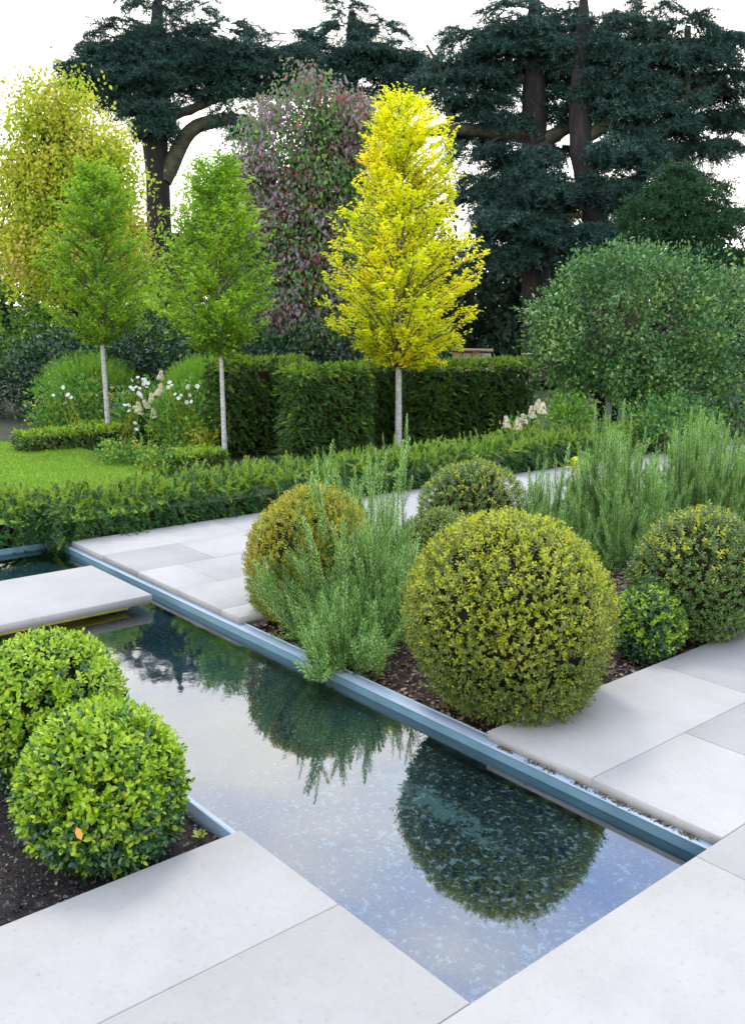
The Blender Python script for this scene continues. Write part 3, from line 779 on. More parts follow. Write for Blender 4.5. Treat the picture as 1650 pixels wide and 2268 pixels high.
def low_box(label, xa, xb, ybase, ytop, thick, seed):
    pa = pz(xa, ybase, ZG); u1 = pa[0]
    d = ray(xb, ybase); vb = (CAM + d * ((u1 - CAM[0]) / d[0]))[1]
    d = ray(xa, ytop); z1 = (CAM + d * ((u1 - CAM[0]) / d[0]))[2]
    return hedge("box_edging", label, "box edging", u1 - thick, u1, pa[1], vb, ZG, z1, 1300, BOX_DARK, BOX_LIME, .07, 5, .034, .020, seed, .04, .0, group="low box edging round the flower border")
low_box("knee high box edging along the far side of the lawn", 60, 305, 1003, 966, .45, 51)
low_box("short box edging around the foot of the left green tree", 178, 300, 962, 944, .35, 52)
low_box("box edging at the foot of the second green tree", 395, 505, 1046, 1012, .45, 53)

# ------------------------------------------------------------------ trees with clear stems
def stem_tree(label, base_px, zbase, trunk_px, table, seed, mat, n_br, leafL, per_twig=16, var=(.55, 1.12), group="slim standard trees with pale stems", bare=.03):
    """trunk_px: trunk points bottom to top; table: (y, left, right) half widths of the crown in print pixels"""
    r_ = np.random.default_rng(seed)
    b0 = pz(*base_px, zbase); dep = depth_of(b0); px = dep / F
    t = thing("standard_tree", label, "tree", b0, group)
    tr = [b0] + [pd(x, y, dep) for x, y in trunk_px[1:]]
    tr = np.array(tr)
    zz = tr[:, 2]
    ys = np.array([a[0] for a in table], float); lw = np.array([a[1] for a in table], float) * px; rw = np.array([a[2] for a in table], float) * px
    cxp = trunk_px[-1][0]
    zt = np.array([pd(cxp, y, dep)[2] for y in ys])
    order = np.argsort(zt); zt, lw, rw = zt[order], lw[order], rw[order]
    def axis(z):
        return np.stack([np.interp(z, zz, tr[:, i]) for i in range(3)], -1)
    r0 = 13 * px if trunk_px[0][0] > 800 else 10 * px
    r0 = .5 * r0
    m = MB()
    hz = np.linspace(zz[0], zt[-1] - .05, 26); pts = axis(np.minimum(hz, zz[-1])); pts[:, 2] = hz
    m.tube(pts, np.linspace(r0 * 1.25, r0 * .16, 26) , 9, .03)
    m.build("trunk", STEM_PALE, t, smooth=True)
    tw, lf = MB(), MB()
    zb = zt[0]
    P, D, N, L = [], [], [], []
    for i in range(n_br):
        f = (i + r_.random()) / n_br
        zt_ = zb + (zt[-1] - zb) * .955 * f ** .92
        th = i * 2.39996 + r_.normal(0, .3)
        dirh = HR * math.cos(th) + HF * math.sin(th)
        wl, wr = np.interp(zt_, zt, lw), np.interp(zt_, zt, rw)
        reach = (wl + (wr - wl) * (1 + math.cos(th)) / 2) * r_.uniform(*var)
        rise = reach * r_.uniform(.5, 1.05)
        zs = max(zt_ - rise, zb - .02 + .1 * r_.random())
        s0 = axis(min(zs, zz[-1])); s0 = np.array([s0[0], s0[1], zs])
        e = np.array([s0[0], s0[1], zt_]) + dirh * reach
        c1 = s0 + dirh * reach * .45 + ZUP * (zt_ - zs) * .65
        u_ = np.linspace(0, 1, 9)[:, None]
        path = (1-u_)**2 * s0 + 2*u_*(1-u_) * c1 + u_**2 * e
        tw.tube(path, np.linspace(.012, .0035, 9) * min(1.5, .5 + reach), 4)
        nt = int(5 + reach * 9)
        for j in range(nt):
            s = r_.uniform(.18, 1) if j else 1.0
            f_ = s * 8; i0 = min(int(f_), 7); p0 = path[i0] + (path[i0+1] - path[i0]) * (f_ - i0)
            tg = unit(path[i0+1] - path[i0])
            lat = unit(np.cross(tg, ZUP)) * (1 if j % 2 else -1)
            dd = unit(tg * .8 + lat * r_.uniform(.2, 1.0) + r_.normal(0, .25, 3) + ZUP * .30)
            tl = r_.uniform(.14, .34) * (1.25 - .5 * s)
            tw.tube([p0, p0 + dd * tl * .5 + ZUP * .01, p0 + dd * tl], [.004, .003, .0015], 3)
            q = per_twig
            ss = np.linspace(.08, 1.0, q)[:, None]
            pp_ = p0 + dd * tl * ss + r_.normal(0, .012, (q, 3))
            sd_ = unit(np.cross(dd, ZUP)) * np.where(np.arange(q) % 2, 1, -1)[:, None]
            P.append(pp_); D.append(unit(dd * .7 + sd_ * .8 + r_.normal(0, .28, (q, 3)) - ZUP * .12))
            N.append(unit(ZUP + r_.normal(0, .5, (q, 3)))); L.append(leafL * r_.uniform(.6, 1.2, q))
    P, D, N, L = map(np.concatenate, (P, D, N, L))
    lf.leaves(P, D, N, L, L * .56, .15, False, .1)
    lf.build("crown", mat, t, kind="stuff")
    tw.build("branches", TWIG_GREY, t, kind="stuff")
    return t
YT = [(196, 6, 6), (225, 22, 28), (255, 42, 62), (300, 52, 105), (330, 72, 108), (400, 72, 110), (450, 104, 126), (500, 128, 122), (560, 138, 180), (620, 152, 186), (680, 148, 172), (720, 160, 168), (760, 96, 142), (795, 62, 98), (818, 25, 40)]
stem_tree("golden yellow standard tree on a pale speckled stem in front of the tall hedge", (882, 1012), ZG, [(882, 1012), (883, 760), (886, 200)], YT, 61, HORN_Y, 260, .060, 16, var=(.74, 1.06))
GT2 = [(345, 8, 8), (380, 40, 42), (430, 62, 66), (500, 90, 88), (560, 120, 100), (620, 138, 112), (680, 142, 118), (720, 110, 100), (760, 62, 62), (792, 18, 20)]
stem_tree("slim green standard tree beside the left end of the tall hedge", (499, 1024), ZG, [(499, 1024), (490, 790), (478, 345)], GT2, 62, HORN, 150, .060, 16)
GT1 = [(355, 8, 8), (395, 35, 40), (440, 60, 70), (520, 90, 95), (580, 105, 112), (640, 112, 112), (700, 100, 100), (735, 62, 60), (765, 16, 18)]
stem_tree("leftmost green standard tree with its slanting pale stem in the flower border", (242, 965), ZG, [(242, 965), (227, 765), (204, 355)], GT1, 63, HORN, 150, .060, 16)

# ------------------------------------------------------------------ leafy trees and shrubs from clumps
def clump_leaves(blobs, n, leafL, asp, mode, r_, shell=.35, clump=.22, per=14):
    """blobs: list of (centre, (rx, ry, rz)); leaves gathered in clumps near the blob surfaces"""
    vol = np.array([b_[1][0] * b_[1][1] + b_[1][1] * b_[1][2] + b_[1][0] * b_[1][2] for b_ in blobs]); pr = vol / vol.sum()
    nc = max(1, n // per)
    bi = r_.choice(len(blobs), nc, p=pr)
    cen = np.array([blobs[i][0] for i in bi]); rr = np.array([blobs[i][1] for i in bi])
    d = unit(r_.normal(size=(nc, 3)))
    q = 1 - shell * r_.random(nc) ** 1.6
    cc = cen + d * rr * q[:, None]
    dn = unit(d / rr)
    P = np.repeat(cc, per, 0) + r_.normal(0, clump, (nc * per, 3)) * np.array([1, 1, .75])
    O = np.repeat(dn, per, 0)
    if mode == 'droop':
        D = unit(-ZUP * .8 + O * .4 + r_.normal(0, .5, P.shape)); N = unit(O + r_.normal(0, .5, P.shape))
    elif mode == 'out':
        D = unit(O * .7 + ZUP * .4 + r_.normal(0, .55, P.shape)); N = unit(O * .6 + ZUP * .7 + r_.normal(0, .5, P.shape))
    elif mode == 'flat':
        D = unit(O * .6 + r_.normal(0, .7, P.shape) * [1, 1, .35]); N = unit(ZUP + r_.normal(0, .35, P.shape))
    else:
        D = unit(r_.normal(size=P.shape)); N = unit(r_.normal(size=P.shape))
    L = leafL * r_.uniform(.6, 1.2, len(P))
    return P, D, N, L, L * asp, cc
def blob(x, y, depth, rx, ry, rd=None):
    s = depth / F
    return (pd(x, y, depth), (rx * s, (rd if rd else rx) * s, ry * s))
def leafy(name, label, cat, base, blobs, n, leafL, asp, mode, mats, seed, trunks=(), tm=None, br=30, clump=.2, shell=.4, per=14, group=None, leafname="crown", twm=None, share=None):
    r_ = np.random.default_rng(seed)
    t = thing(name, label, cat, base, group)
    P, D, N, L, W, cc = clump_leaves(blobs, n, leafL, asp, mode, r_, shell, clump, per)
    k = len(mats); g = np.repeat(r_.choice(k, len(P) // per, p=share), per)
    for i, mt in enumerate(mats):
        s = g == i
        if s.any():
            m = MB(); m.leaves(P[s], D[s], N[s], L[s], W[s], .18, False, .1)
            m.build(leafname if i == 0 else "tinted_" + leafname, mt, t, kind="stuff")
    if trunks:
        m = MB()
        for pts, rr in trunks: m.tube(pts, rr, 8, .05)
        m.build("trunk", tm or BARK, t, smooth=True)
    if br:
        m = MB(); top = np.array(trunks[0][0][-1]) if trunks else np.array(base) + ZUP * .3
        for i in r_.choice(len(cc), min(br, len(cc)), replace=False):
            e = cc[i]; mid = (top + e) / 2 + r_.normal(0, .06, 3) * np.linalg.norm(e - top) + ZUP * .05
            s = np.linalg.norm(e - top)
            u_ = np.linspace(0, 1, 6)[:, None]
            path = (1-u_)**2 * top + 2*u_*(1-u_) * mid + u_**2 * e
            m.tube(path, np.linspace(.012 * s, .0025 * s, 6), 4)
        m.build("branches", twm or TWIG, t, kind="stuff")
    return t

# holly-like evergreen on several stems at the right
dH = 13.0
base = pd(1375, 905, dH); base[2] = ZG
hb = [blob(1390, 700, dH, 190, 150), blob(1280, 730, dH - .2, 110, 110), blob(1520, 690, dH, 130, 140), blob(1400, 620, dH, 110, 80), blob(1250, 790, dH, 80, 80), blob(1470, 820, dH - .1, 130, 75), blob(1620, 740, dH + .2, 120, 140), blob(1330, 830, dH, 90, 45), blob(1240, 850, dH - .2, 60, 45), blob(1500, 870, dH - .2, 110, 45), blob(1440, 860, dH + .3, 80, 45)]
for i in range(46):
    a = rng.uniform(0, 6.283); hb.append(blob(1400 + math.cos(a) * 205 * rng.uniform(.75, 1), 715 + math.sin(a) * 150 * rng.uniform(.8, 1.02), dH - rng.uniform(0, 1.0), 34, 30))
stems = []
for x0_, x1_, y1_ in ((1335, 1330, 800), (1362, 1372, 760), (1402, 1400, 780), (1348, 1300, 780)):
    p0 = pd(x0_, 915, dH); p0[2] = ZG
    stems.append(([p0, (p0 + pd(x1_, y1_, dH)) / 2 + rng.normal(0, .04, 3), pd(x1_, y1_, dH)], [.05, .04, .03]))
leafy("evergreen_tree", "round glossy evergreen tree on several dark stems, at the right of the border", "tree", base, hb, 32000, .070, .5, 'out', [HOLLY, HOLLYTIP], 71, stems, BARK, 60, .085, .35, 14, share=[.84, .16])
# extra bright upright shoots at its top
# purple dogwood
dD = 18.0
base = pd(700, 1000, dD); base[2] = ZG
db = [blob(720, 270, dD, 60, 55), blob(690, 330, dD, 85, 60), blob(650, 420, dD, 85, 80), blob(740, 420, dD, 80, 90), blob(650, 540, dD, 85, 90), blob(740, 560, dD, 80, 90), blob(660, 660, dD, 85, 80), blob(720, 720, dD, 90, 70), blob(800, 330, dD, 55, 70), blob(790, 260, dD, 50, 35), blob(610, 470, dD, 50, 50), blob(600, 560, dD, 60, 80), blob(600, 400, dD, 50, 50), blob(620, 680, dD, 60, 80), blob(770, 640, dD, 80, 80)]
for i in range(26):
    a = rng.uniform(0, 6.283); db.append(blob(690 + math.cos(a) * 150, 480 + math.sin(a) * 270, dD + rng.uniform(-.6, .4), 38, 34))
db.append(blob(680, 185, dD, 30, 25))
leafy("dogwood_tree", "purple and red tinted dogwood with drooping leaves, left of the yellow tree", "tree", base, db, 46000, .098, .55, 'droop', [DOGW, DOGR, BORDER], 72, [([base, pd(700, 700, dD), pd(710, 420, dD), pd(715, 260, dD)], [.08, .06, .04, .015])], BARK, 60, .20, .8, 24, share=[.64, .06, .30])
# autumn tree far left
dA = 21.0
base = pd(180, 960, dA); base[2] = ZG
ab = [blob(110, 260, dA, 70, 90), blob(200, 330, dA, 75, 70), blob(140, 420, dA, 95, 85), blob(235, 400, dA, 70, 90), blob(250, 500, dA, 60, 80), blob(60, 380, dA, 80, 120), blob(190, 520, dA, 110, 80), blob(165, 220, dA, 35, 50), blob(120, 580, dA, 110, 90), blob(250, 600, dA, 100, 80), blob(60, 520, dA, 90, 90)]
leafy("autumn_tree", "loose yellow and orange autumn tree at the far left beside the big cedar trunk", "tree", base, ab, 46000, .105, .65, 'rand', [AUT, LIME], 73, [([base, pd(160, 700, dA), pd(150, 450, dA), pd(130, 260, dA)], [.16, .12, .08, .03])], BARK, 70, .24, .9, 24, twm=TWIG, share=[.66, .34])
# pale green thin tree behind second standard
dB = 20.0
base = pd(500, 960, dB); base[2] = ZG
leafy("leafy_tree", "airy light green tree showing above the slim green tree", "tree", base, [blob(480, 480, dB, 80, 90), blob(430, 560, dB, 50, 60), blob(530, 600, dB, 60, 70), blob(340, 680, dB, 80, 70), blob(350, 760, dB, 90, 60)], 11000, .11, .55, 'rand', [HORN, LIME], 74, [([base, pd(490, 600, dB), pd(480, 430, dB)], [.08, .06, .02])], BARK, 50, .22, .9, 10, share=[.8, .2])
# dark shrubs behind the border
dS = 17.5
for lab, x, y, rx, ry, n in (("dark laurel mass closing the border at its far left end", 10, 830, 120, 90, 4200), ("dark laurel mass behind the white flowers, left", 190, 780, 140, 60, 4200), ("dark laurel mass between the two green trees' stems", 350, 770, 120, 75, 5200), ("dark shrub under the purple dogwood behind the tall hedge", 620, 770, 130, 60, 5200), ("dark shrub behind the hedge at the foot of the yellow tree", 850, 760, 130, 75, 4200)):
    bs = pd(x, y + ry, dS); bs[2] = ZG
    leafy("laurel_shrub", lab, "shrub", bs, [blob(x, y, dS, rx, ry), blob(x - rx * .5, y + 15, dS, rx * .6, ry * .8), blob(x + rx * .5, y + 20, dS, rx * .6, ry * .8), blob(x, y + ry * .8, dS, rx * .9, ry * .9)], n, .11, .45, 'out', [LAUREL, BORDER], int(x), (), None, 20, .12, .5, 12, group="dark shrubs behind the flower border", leafname="foliage", share=[.9, .1])

# ------------------------------------------------------------------ cedars
def pad_sprays(mb, wood, centre, a, r_, nb=26, sag=.18, thick=.12, tuft=.13, dens=1.0, start=None, ratio=1.0, wd=.02):
    """one flat layer of cedar branchlets: fanned twigs carrying needle tufts"""
    PP, DD = [], []
    for i in range(nb):
        th = r_.uniform(0, 6.2832)
        dh = HR * math.cos(th) + HF * math.sin(th) * ratio
        r0 = a * r_.uniform(0, .45); r1 = a * r_.uniform(.7, 1.1)
        q0 = centre + dh * r0 + ZUP * r_.normal(0, thick)
        q1 = centre + dh * r1 + ZUP * (r_.normal(0, thick) - sag * a * r_.uniform(.3, 1.2))
        mid = (q0 + q1) / 2 + ZUP * .10 * a
        u_ = np.linspace(0, 1, 7)[:, None]
        path = (1-u_)**2 * q0 + 2*u_*(1-u_) * mid + u_**2 * q1
        wood.tube(path[::2], np.linspace(.022, .006, 4), 3)
        ln = np.linalg.norm(q1 - q0)
        for j in range(int(7 + ln * 5.5)):
            s = r_.uniform(.05, 1); f_ = s * 6; i0 = min(int(f_), 5)
            p0 = path[i0] + (path[i0+1] - path[i0]) * (f_ - i0); tg = unit(path[i0+1] - path[i0])
            lat = unit(np.cross(tg, ZUP)) * (1 if j % 2 else -1)
            dd = unit(tg * .75 + lat * r_.uniform(.3, 1) + r_.normal(0, .15, 3) - ZUP * r_.uniform(0, .45))
            tl = r_.uniform(.15, .5) * (1.2 - .6 * s)
            k = max(3, int(tl / .055 * dens))
            ss = np.linspace(0, 1, k)[:, None]
            PP.append(p0 + dd * tl * ss - ZUP * .12 * tl * ss**2); DD.append(np.repeat(dd[None], k, 0))
    P, D = np.concatenate(PP), np.concatenate(DD)
    for rep in range(5):
        d = unit(D * .55 + r_.normal(0, .5, P.shape) + ZUP * .30)
        mb.needles(P, d, tuft * r_.uniform(.6, 1.2, len(P)), wd)
def cedar(label, base, trunk, limbs, pads, seed, mat, depth, tuft=.13, mossy=BARK_LIMB, name="cedar_tree", bark=BARK):
    r_ = np.random.default_rng(seed)
    t = thing(name, label, "tree", base)
    m = MB()
    tp = np.array([p for p, _ in trunk]); tr_ = np.array([q for _, q in trunk])
    m.tube(tp, tr_, 14, .05); m.build("trunk", bark, t, smooth=True)
    for pts, rr in limbs:
        m = MB(); u_ = np.linspace(0, 1, 16); k = np.linspace(0, 1, len(pts)); pts = np.array(pts)
        pth = np.stack([np.interp(u_, k, pts[:, i]) for i in range(3)], -1)
        for _ in range(2): pth[1:-1] = (pth[:-2] + 2 * pth[1:-1] + pth[2:]) / 4
        m.tube(pth, np.interp(u_, [0, 1], rr), 8, .07); m.build("limb", mossy, t, smooth=True)
    f, w = MB(), MB()
    for (x, y, a, nb, *rest) in pads:
        dz = rest[0] if rest else 0.0
        pad_sprays(f, w, pd(x, y, depth + dz), a * depth / F, r_, nb, tuft=tuft, sag=rest[1] if len(rest) > 1 else .18)
    f.build("crown", mat, t, kind="stuff"); w.build("branchlets", TWIG, t, kind="stuff")
    return t
d1 = 27.0
def q1(x, y, dz=0.0): return pd(x, y, d1 + dz)
b1 = q1(352, 960); b1[2] = ZG
cedar("blue green cedar with a thick dark trunk and arching bare limb, upper left", b1,
      [(b1, .42), (q1(352, 700), .36), (q1(353, 530), .34), (q1(350, 400), .33), (q1(343, 300), .36), (q1(340, 220), .26), (q1(345, 120), .22), (q1(350, 20), .16), (q1(352, -40), .05)],
      [([q1(362, 400), q1(392, 340), q1(420, 285), q1(470, 268), q1(540, 262), q1(580, 292)], (.26, .12)),
       ([q1(350, 265), q1(420, 245), q1(500, 212), q1(590, 200)], (.16, .05)),
       ([q1(342, 290), q1(300, 245), q1(265, 215), q1(215, 200)], (.17, .06)),
       ([q1(345, 190), q1(450, 160), q1(560, 150), q1(640, 170)], (.16, .05)),
       ([q1(345, 150), q1(280, 130), q1(200, 150)], (.14, .05)),
       ([q1(580, 292), q1(570, 330), q1(545, 385)], (.06, .02))],
      [(225, 205, 75, 40), (290, 175, 75, 40), (200, 150, 70, 34), (330, 215, 60, 26), (345, 290, 48, 30), (390, 200, 70, 30), (455, 165, 80, 40), (540, 145, 85, 44), (600, 190, 60, 26), (500, 205, 70, 30), (440, 125, 90, 36), (330, 115, 90, 40), (250, 100, 80, 34), (540, 110, 90, 36), (545, 290, 45, 18), (540, 350, 42, 22, 0, .6), (590, 345, 36, 14, 0, .6), (505, 245, 60, 14, 0, .5), (640, 150, 60, 24), (380, 70, 110, 34), (270, 60, 90, 22), (500, 65, 90, 22), (330, 10, 70, 14), (430, 15, 70, 12), (300, 150, 100, 50), (420, 140, 100, 50), (230, 170, 90, 44), (350, 170, 90, 40, -.5), (480, 150, 100, 50), (570, 165, 80, 36), (330, 240, 70, 30, -.5), (340, 275, 55, 30, -.5), (270, 230, 60, 24), (640, 120, 80, 26), (620, 165, 70, 30), (240, 130, 100, 46), (180, 185, 60, 26), (400, 100, 100, 44), (500, 110, 100, 44), (300, 110, 100, 44)],
      81, CEDAR, d1)
d2 = 25.0
def q2(x, y, dz=0.0): return pd(x, y, d2 + dz)
b2 = q2(1188, 960); b2[2] = ZG
cedar("cedar with a straight dark trunk wrapped in blue green layers, right of yellow tree", b2,
      [(b2, .42), (q2(1188, 780), .38), (q2(1186, 560), .36), (q2(1184, 400), .35), (q2(1182, 250), .33), (q2(1184, 120), .28), (q2(1184, 20), .18), (q2(1184, -40), .06)],
      [([q2(1175, 300), q2(1110, 295), q2(1040, 285), q2(960, 290), q2(900, 300)], (.22, .10)),
       ([q2(1170, 430), q2(1110, 405), q2(1060, 410), q2(1010, 440)], (.18, .05)),
       ([q2(1190, 320), q2(1230, 300), q2(1275, 270), q2(1300, 240)], (.24, .12)),
       ([q2(1000, 290), q2(985, 210), q2(975, 150), q2(945, 100)], (.09, .03)),
       ([q2(1180, 180), q2(1100, 165), q2(1040, 190)], (.13, .04))],
      [(1185, 340, 60, 40, -.6), (1180, 390, 75, 46, -.6), (1200, 440, 85, 52, -.6), (1130, 460, 75, 40, -.4), (1190, 500, 85, 50, -.6), (1120, 510, 70, 34, -.3), (1240, 470, 50, 20, -.4), (1060, 400, 50, 20), (1050, 430, 50, 20), (1040, 330, 55, 16, 0, .5), (1110, 330, 60, 24, -.3), (1080, 250, 80, 28, .3, .4), (1130, 210, 80, 30, .5), (1230, 160, 80, 30, .5), (1070, 170, 80, 36), (1110, 115, 90, 40), (1220, 100, 90, 44), (1000, 130, 70, 22), (1250, 250, 80, 34, .4), (1030, 80, 70, 22), (1160, 60, 100, 36), (1240, 40, 80, 22), (1130, 15, 80, 14), (1120, 270, 70, 24), (1050, 150, 90, 36, .8), (1100, 90, 90, 36, .8), (1160, 160, 90, 36, 1.2), (1240, 120, 80, 34, 1.0), (1060, 300, 70, 26, .8), (1130, 360, 80, 30, .6), (1240, 330, 60, 24, .9), (1100, 430, 70, 26, .5), (1235, 200, 70, 26, .4), (1140, 150, 90, 30, .5), (1060, 220, 80, 26), (1200, 420, 95, 44, -1), (1160, 480, 95, 44, -1), (1205, 530, 80, 34, -.9), (1270, 150, 80, 30), (1090, 470, 60, 24), (1240, 420, 60, 26), (1150, 560, 70, 28, -.5), (985, 215, 40, 10, 0, .5), (950, 180, 40, 12), (1110, 560, 60, 24, .6), (1240, 540, 50, 20, .6)],
      82, CEDAR, d2)
d3 = 24.0
def q3(x, y, dz=0.0): return pd(x, y, d3 + dz)
b3 = q3(1335, 960); b3[2] = ZG
cedar("dark cedar with a leaning trunk and forked limbs at the upper right", b3,
      [(b3, .36), (q3(1340, 700), .33), (q3(1332, 560), .32), (q3(1310, 440), .30), (q3(1288, 340), .29), (q3(1284, 240), .27), (q3(1288, 120), .24), (q3(1292, 20), .14), (q3(1292, -40), .05)],
      [([q3(1292, 310), q3(1350, 270), q3(1400, 240), q3(1440, 190)], (.18, .08)),
       ([q3(1350, 275), q3(1420, 290), q3(1480, 320)], (.12, .05)),
       ([q3(1290, 200), q3(1360, 150), q3(1450, 130), q3(1560, 140)], (.13, .05)),
       ([q3(1300, 480), q3(1270, 477), q3(1240, 478)], (.06, .04)),
       ([q3(1522, 60), q3(1524, 150), q3(1518, 260)], (.09, .07))],
      [(1330, 200, 80, 40), (1380, 250, 80, 40), (1420, 170, 90, 40), (1470, 120, 90, 40), (1350, 120, 90, 44), (1300, 90, 80, 36), (1440, 330, 80, 40), (1380, 350, 85, 46), (1350, 400, 80, 40), (1430, 420, 85, 44), (1360, 460, 70, 34), (1560, 130, 80, 30), (1510, 220, 55, 16), (1480, 280, 70, 30), (1400, 60, 100, 34), (1500, 55, 100, 30), (1330, 40, 80, 20), (1420, 510, 90, 44, .5), (1370, 550, 70, 34, .5), (1600, 90, 80, 22), (1560, 260, 60, 16, 1), (1450, 10, 80, 12), (1360, 330, 70, 26, -.5), (1400, 300, 80, 30), (1360, 420, 70, 30, -.4), (1480, 380, 90, 44), (1400, 210, 90, 44), (1460, 240, 80, 34), (1350, 510, 80, 40, -.5), (1540, 330, 80, 36, .5), (1600, 200, 80, 30, .6), (1340, 170, 80, 26), (1400, 120, 100, 40, .8), (1480, 180, 90, 36, .8), (1360, 240, 90, 36, .9), (1450, 280, 90, 36, .9), (1540, 190, 80, 30, .9), (1500, 120, 90, 34, .9), (1590, 260, 80, 30, .9), (1240, 60, 80, 30, .9), (1260, 420, 60, 24, 1.0), (1600, 170, 90, 34, .9), (1640, 260, 80, 30, 1), (1580, 320, 70, 30, 1), (1010, 180, 70, 28, 1.2), (1540, 100, 90, 34, 1)],
      83, CEDAR, d3)
d4 = 19.0
b4 = pd(1490, 960, d4); b4[2] = ZG
cedar("bushy green conifer behind the glossy evergreen at the right", b4,
      [(b4, .2), (pd(1495, 600, d4), .16), (pd(1500, 420, d4), .05)], [],
      [(1480, 420, 45, 26), (1500, 380, 35, 18), (1450, 460, 60, 34), (1520, 460, 60, 34), (1420, 510, 60, 34), (1490, 510, 75, 40), (1560, 500, 70, 36), (1430, 570, 80, 40), (1520, 570, 90, 44), (1600, 560, 80, 40), (1560, 420, 60, 26), (1600, 470, 60, 24)],
      84, CEDAR_G, d4, .11, name="conifer_tree")
# hanging boughs in the middle top: another cedar behind the dogwood
d5 = 30.0
b5 = pd(760, 960, d5); b5[2] = ZG
cedar("far cedar whose dark boughs close the gap above the purple dogwood", b5,
      [(b5, .4), (pd(770, 500, d5), .34), (pd(775, 200, d5), .28), (pd(780, 30, d5), .12)],
      [([pd(775, 300, d5), pd(850, 295, d5), pd(920, 300, d5)], (.2, .1)), ([pd(775, 180, d5), pd(690, 165, d5), pd(620, 190, d5)], (.16, .05))],
      [(680, 160, 80, 40), (750, 150, 90, 46), (830, 160, 90, 46), (890, 190, 70, 36), (800, 205, 70, 34), (700, 120, 90, 40), (820, 110, 100, 42), (900, 130, 60, 24), (840, 270, 60, 28), (760, 65, 90, 26), (850, 60, 80, 20), (660, 80, 70, 20), (800, 330, 70, 30), (800, 420, 60, 30), (760, 15, 70, 12), (640, 165, 80, 34), (720, 185, 80, 34), (860, 120, 80, 34), (930, 150, 60, 26), (780, 125, 100, 44)],
      85, CEDAR, d5)

# ------------------------------------------------------------------ far wood closing the view below the crowns
def far_mass(name, label, x0, x1, ytop, ybot, depth, n, leafL, mat, seed):
    r_ = np.random.default_rng(seed)
    bl = []
    for x in np.arange(x0, x1, 70):
        yt = ytop + r_.uniform(-35, 35)
        for y in np.arange(yt, ybot, 80): bl.append(blob(x + r_.uniform(-20, 20), y + 40, depth + r_.uniform(-1, 1.5), 62, 60))
    P, D, N, L, W, _ = clump_leaves(bl, n, leafL, .6, 'rand', r_, .5, .25, 12)
    m = MB(); m.leaves(P, D, N, L, W, .2)
    return tag(m.build(name, mat), label, "trees", kind="stuff")
far_mass("far_woods", "dark far trees and undergrowth filling the view under the cedars", -80, 1740, 560, 960, 33, 34000, .32, FARG, 91)
far_mass("far_woods", "dense dark undergrowth behind the hedge right of the yellow tree", 900, 1740, 590, 930, 28.5, 30000, .26, FARG, 92)
far_mass("far_woods", "light green trees closing the view behind the two green standards", -160, 640, 500, 930, 29.5, 26000, .18, FAR_B, 94)
far_mass("far_woods", "dark trees behind the purple dogwood and yellow tree", 540, 1000, 420, 900, 31, 14000, .25, FARG, 95)
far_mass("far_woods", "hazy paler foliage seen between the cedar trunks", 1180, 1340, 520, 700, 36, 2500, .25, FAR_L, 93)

# ------------------------------------------------------------------ flower border
def mound(name, label, cat, x, y, rx, ry, depth, n, leafL, asp, mats, seed, mode='out', share=None, group=None, clump=.07, per=10):
    bs = pd(x, y + ry, depth); bs[2] = ZG
    return leafy(name, label, cat, bs, [blob(x, y, depth, rx, ry), blob(x, y + ry * .6, depth, rx * .95, ry * .8)], n, leafL, asp, mode, mats, seed, (), None, 16, clump, .6, per, group, "foliage", share=share)
def feathery(label, x, y, rx, ry, depth, n, seed):
    r_ = np.random.default_rng(seed)
    bs = pd(x, y + ry, depth); bs[2] = ZG
    t = thing("feathery_shrub", label, "shrub", bs, "feathery green shrubs in the border")
    c, (a, b_, h) = blob(x, y, depth, rx, ry)
    d = unit(r_.normal(size=(n, 3))); d[:, 2] = np.abs(d[:, 2]) * 1.0 - .25
    P = c + d * np.array([a, b_, h]) * (1 - .4 * r_.random(n)[:, None])
    m = MB(); m.sprays(P, d + ZUP * .9 + r_.normal(0, .25, d.shape), r_.normal(size=d.shape), .22, 7, .06, .006, .55)
    m.build("foliage", FEATH, t, kind="stuff")
    st = MB()
    for e in P[:60]: st.tube([np.array(bs) + r_.normal(0, .05, 3) * [1, 1, 0], (np.array(bs) + e) / 2, e], [.006, .005, .003], 3)
    st.build("stems", TWIG, t, kind="stuff")
    return t
feathery("feathery bright green shrub behind the leftmost stem", 200, 850, 100, 65, 16.6, 1500, 101)
feathery("feathery bright green shrub between the white flowers and the second stem", 452, 860, 75, 62, 14.2, 1500, 102)
mound("border_plant", "leafy mound with a few white flowers at the left end of the border", "plant", 160, 890, 95, 60, 15.8, 3200, .085, .6, [BORDER, LIME], 103, share=[.85, .15], group="leafy border perennials")
mound("border_plant", "leafy clump under the main white flower cluster", "plant", 338, 905, 75, 60, 14.4, 3200, .085, .6, [BORDER, LAUREL], 104, share=[.8, .2], group="leafy border perennials")
mound("border_plant", "broad green clump left of the second tree's stem", "plant", 425, 920, 85, 75, 13.4, 3600, .08, .6, [BORDER, FEATH], 105, share=[.7, .3], group="leafy border perennials")
mound("border_plant", "lime yellow leafy plant at the foot of the green clump", "plant", 448, 975, 36, 26, 12.9, 420, .085, .55, [LIME], 106, group="leafy border perennials")
mound("ground_cover", "low light green carpet plant between the lawn and the box edging", "plant", 275, 1000, 62, 20, 12.3, 1500, .05, .7, [BORDER, LIME], 107, share=[.75, .25], group="low plants along the lawn")
mound("ground_cover", "low green carpet plant just before the second box edging", "plant", 365, 1020, 55, 22, 11.8, 1500, .05, .7, [BORDER, LIME], 108, share=[.8, .2], group="low plants along the lawn")
mound("border_plant", "yellow green mound under the evergreen tree by the cream flowers", "plant", 1265, 905, 55, 30, 12.2, 1300, .06, .55, [FEATH, BORDER], 109, share=[.6, .4], group="leafy border perennials")
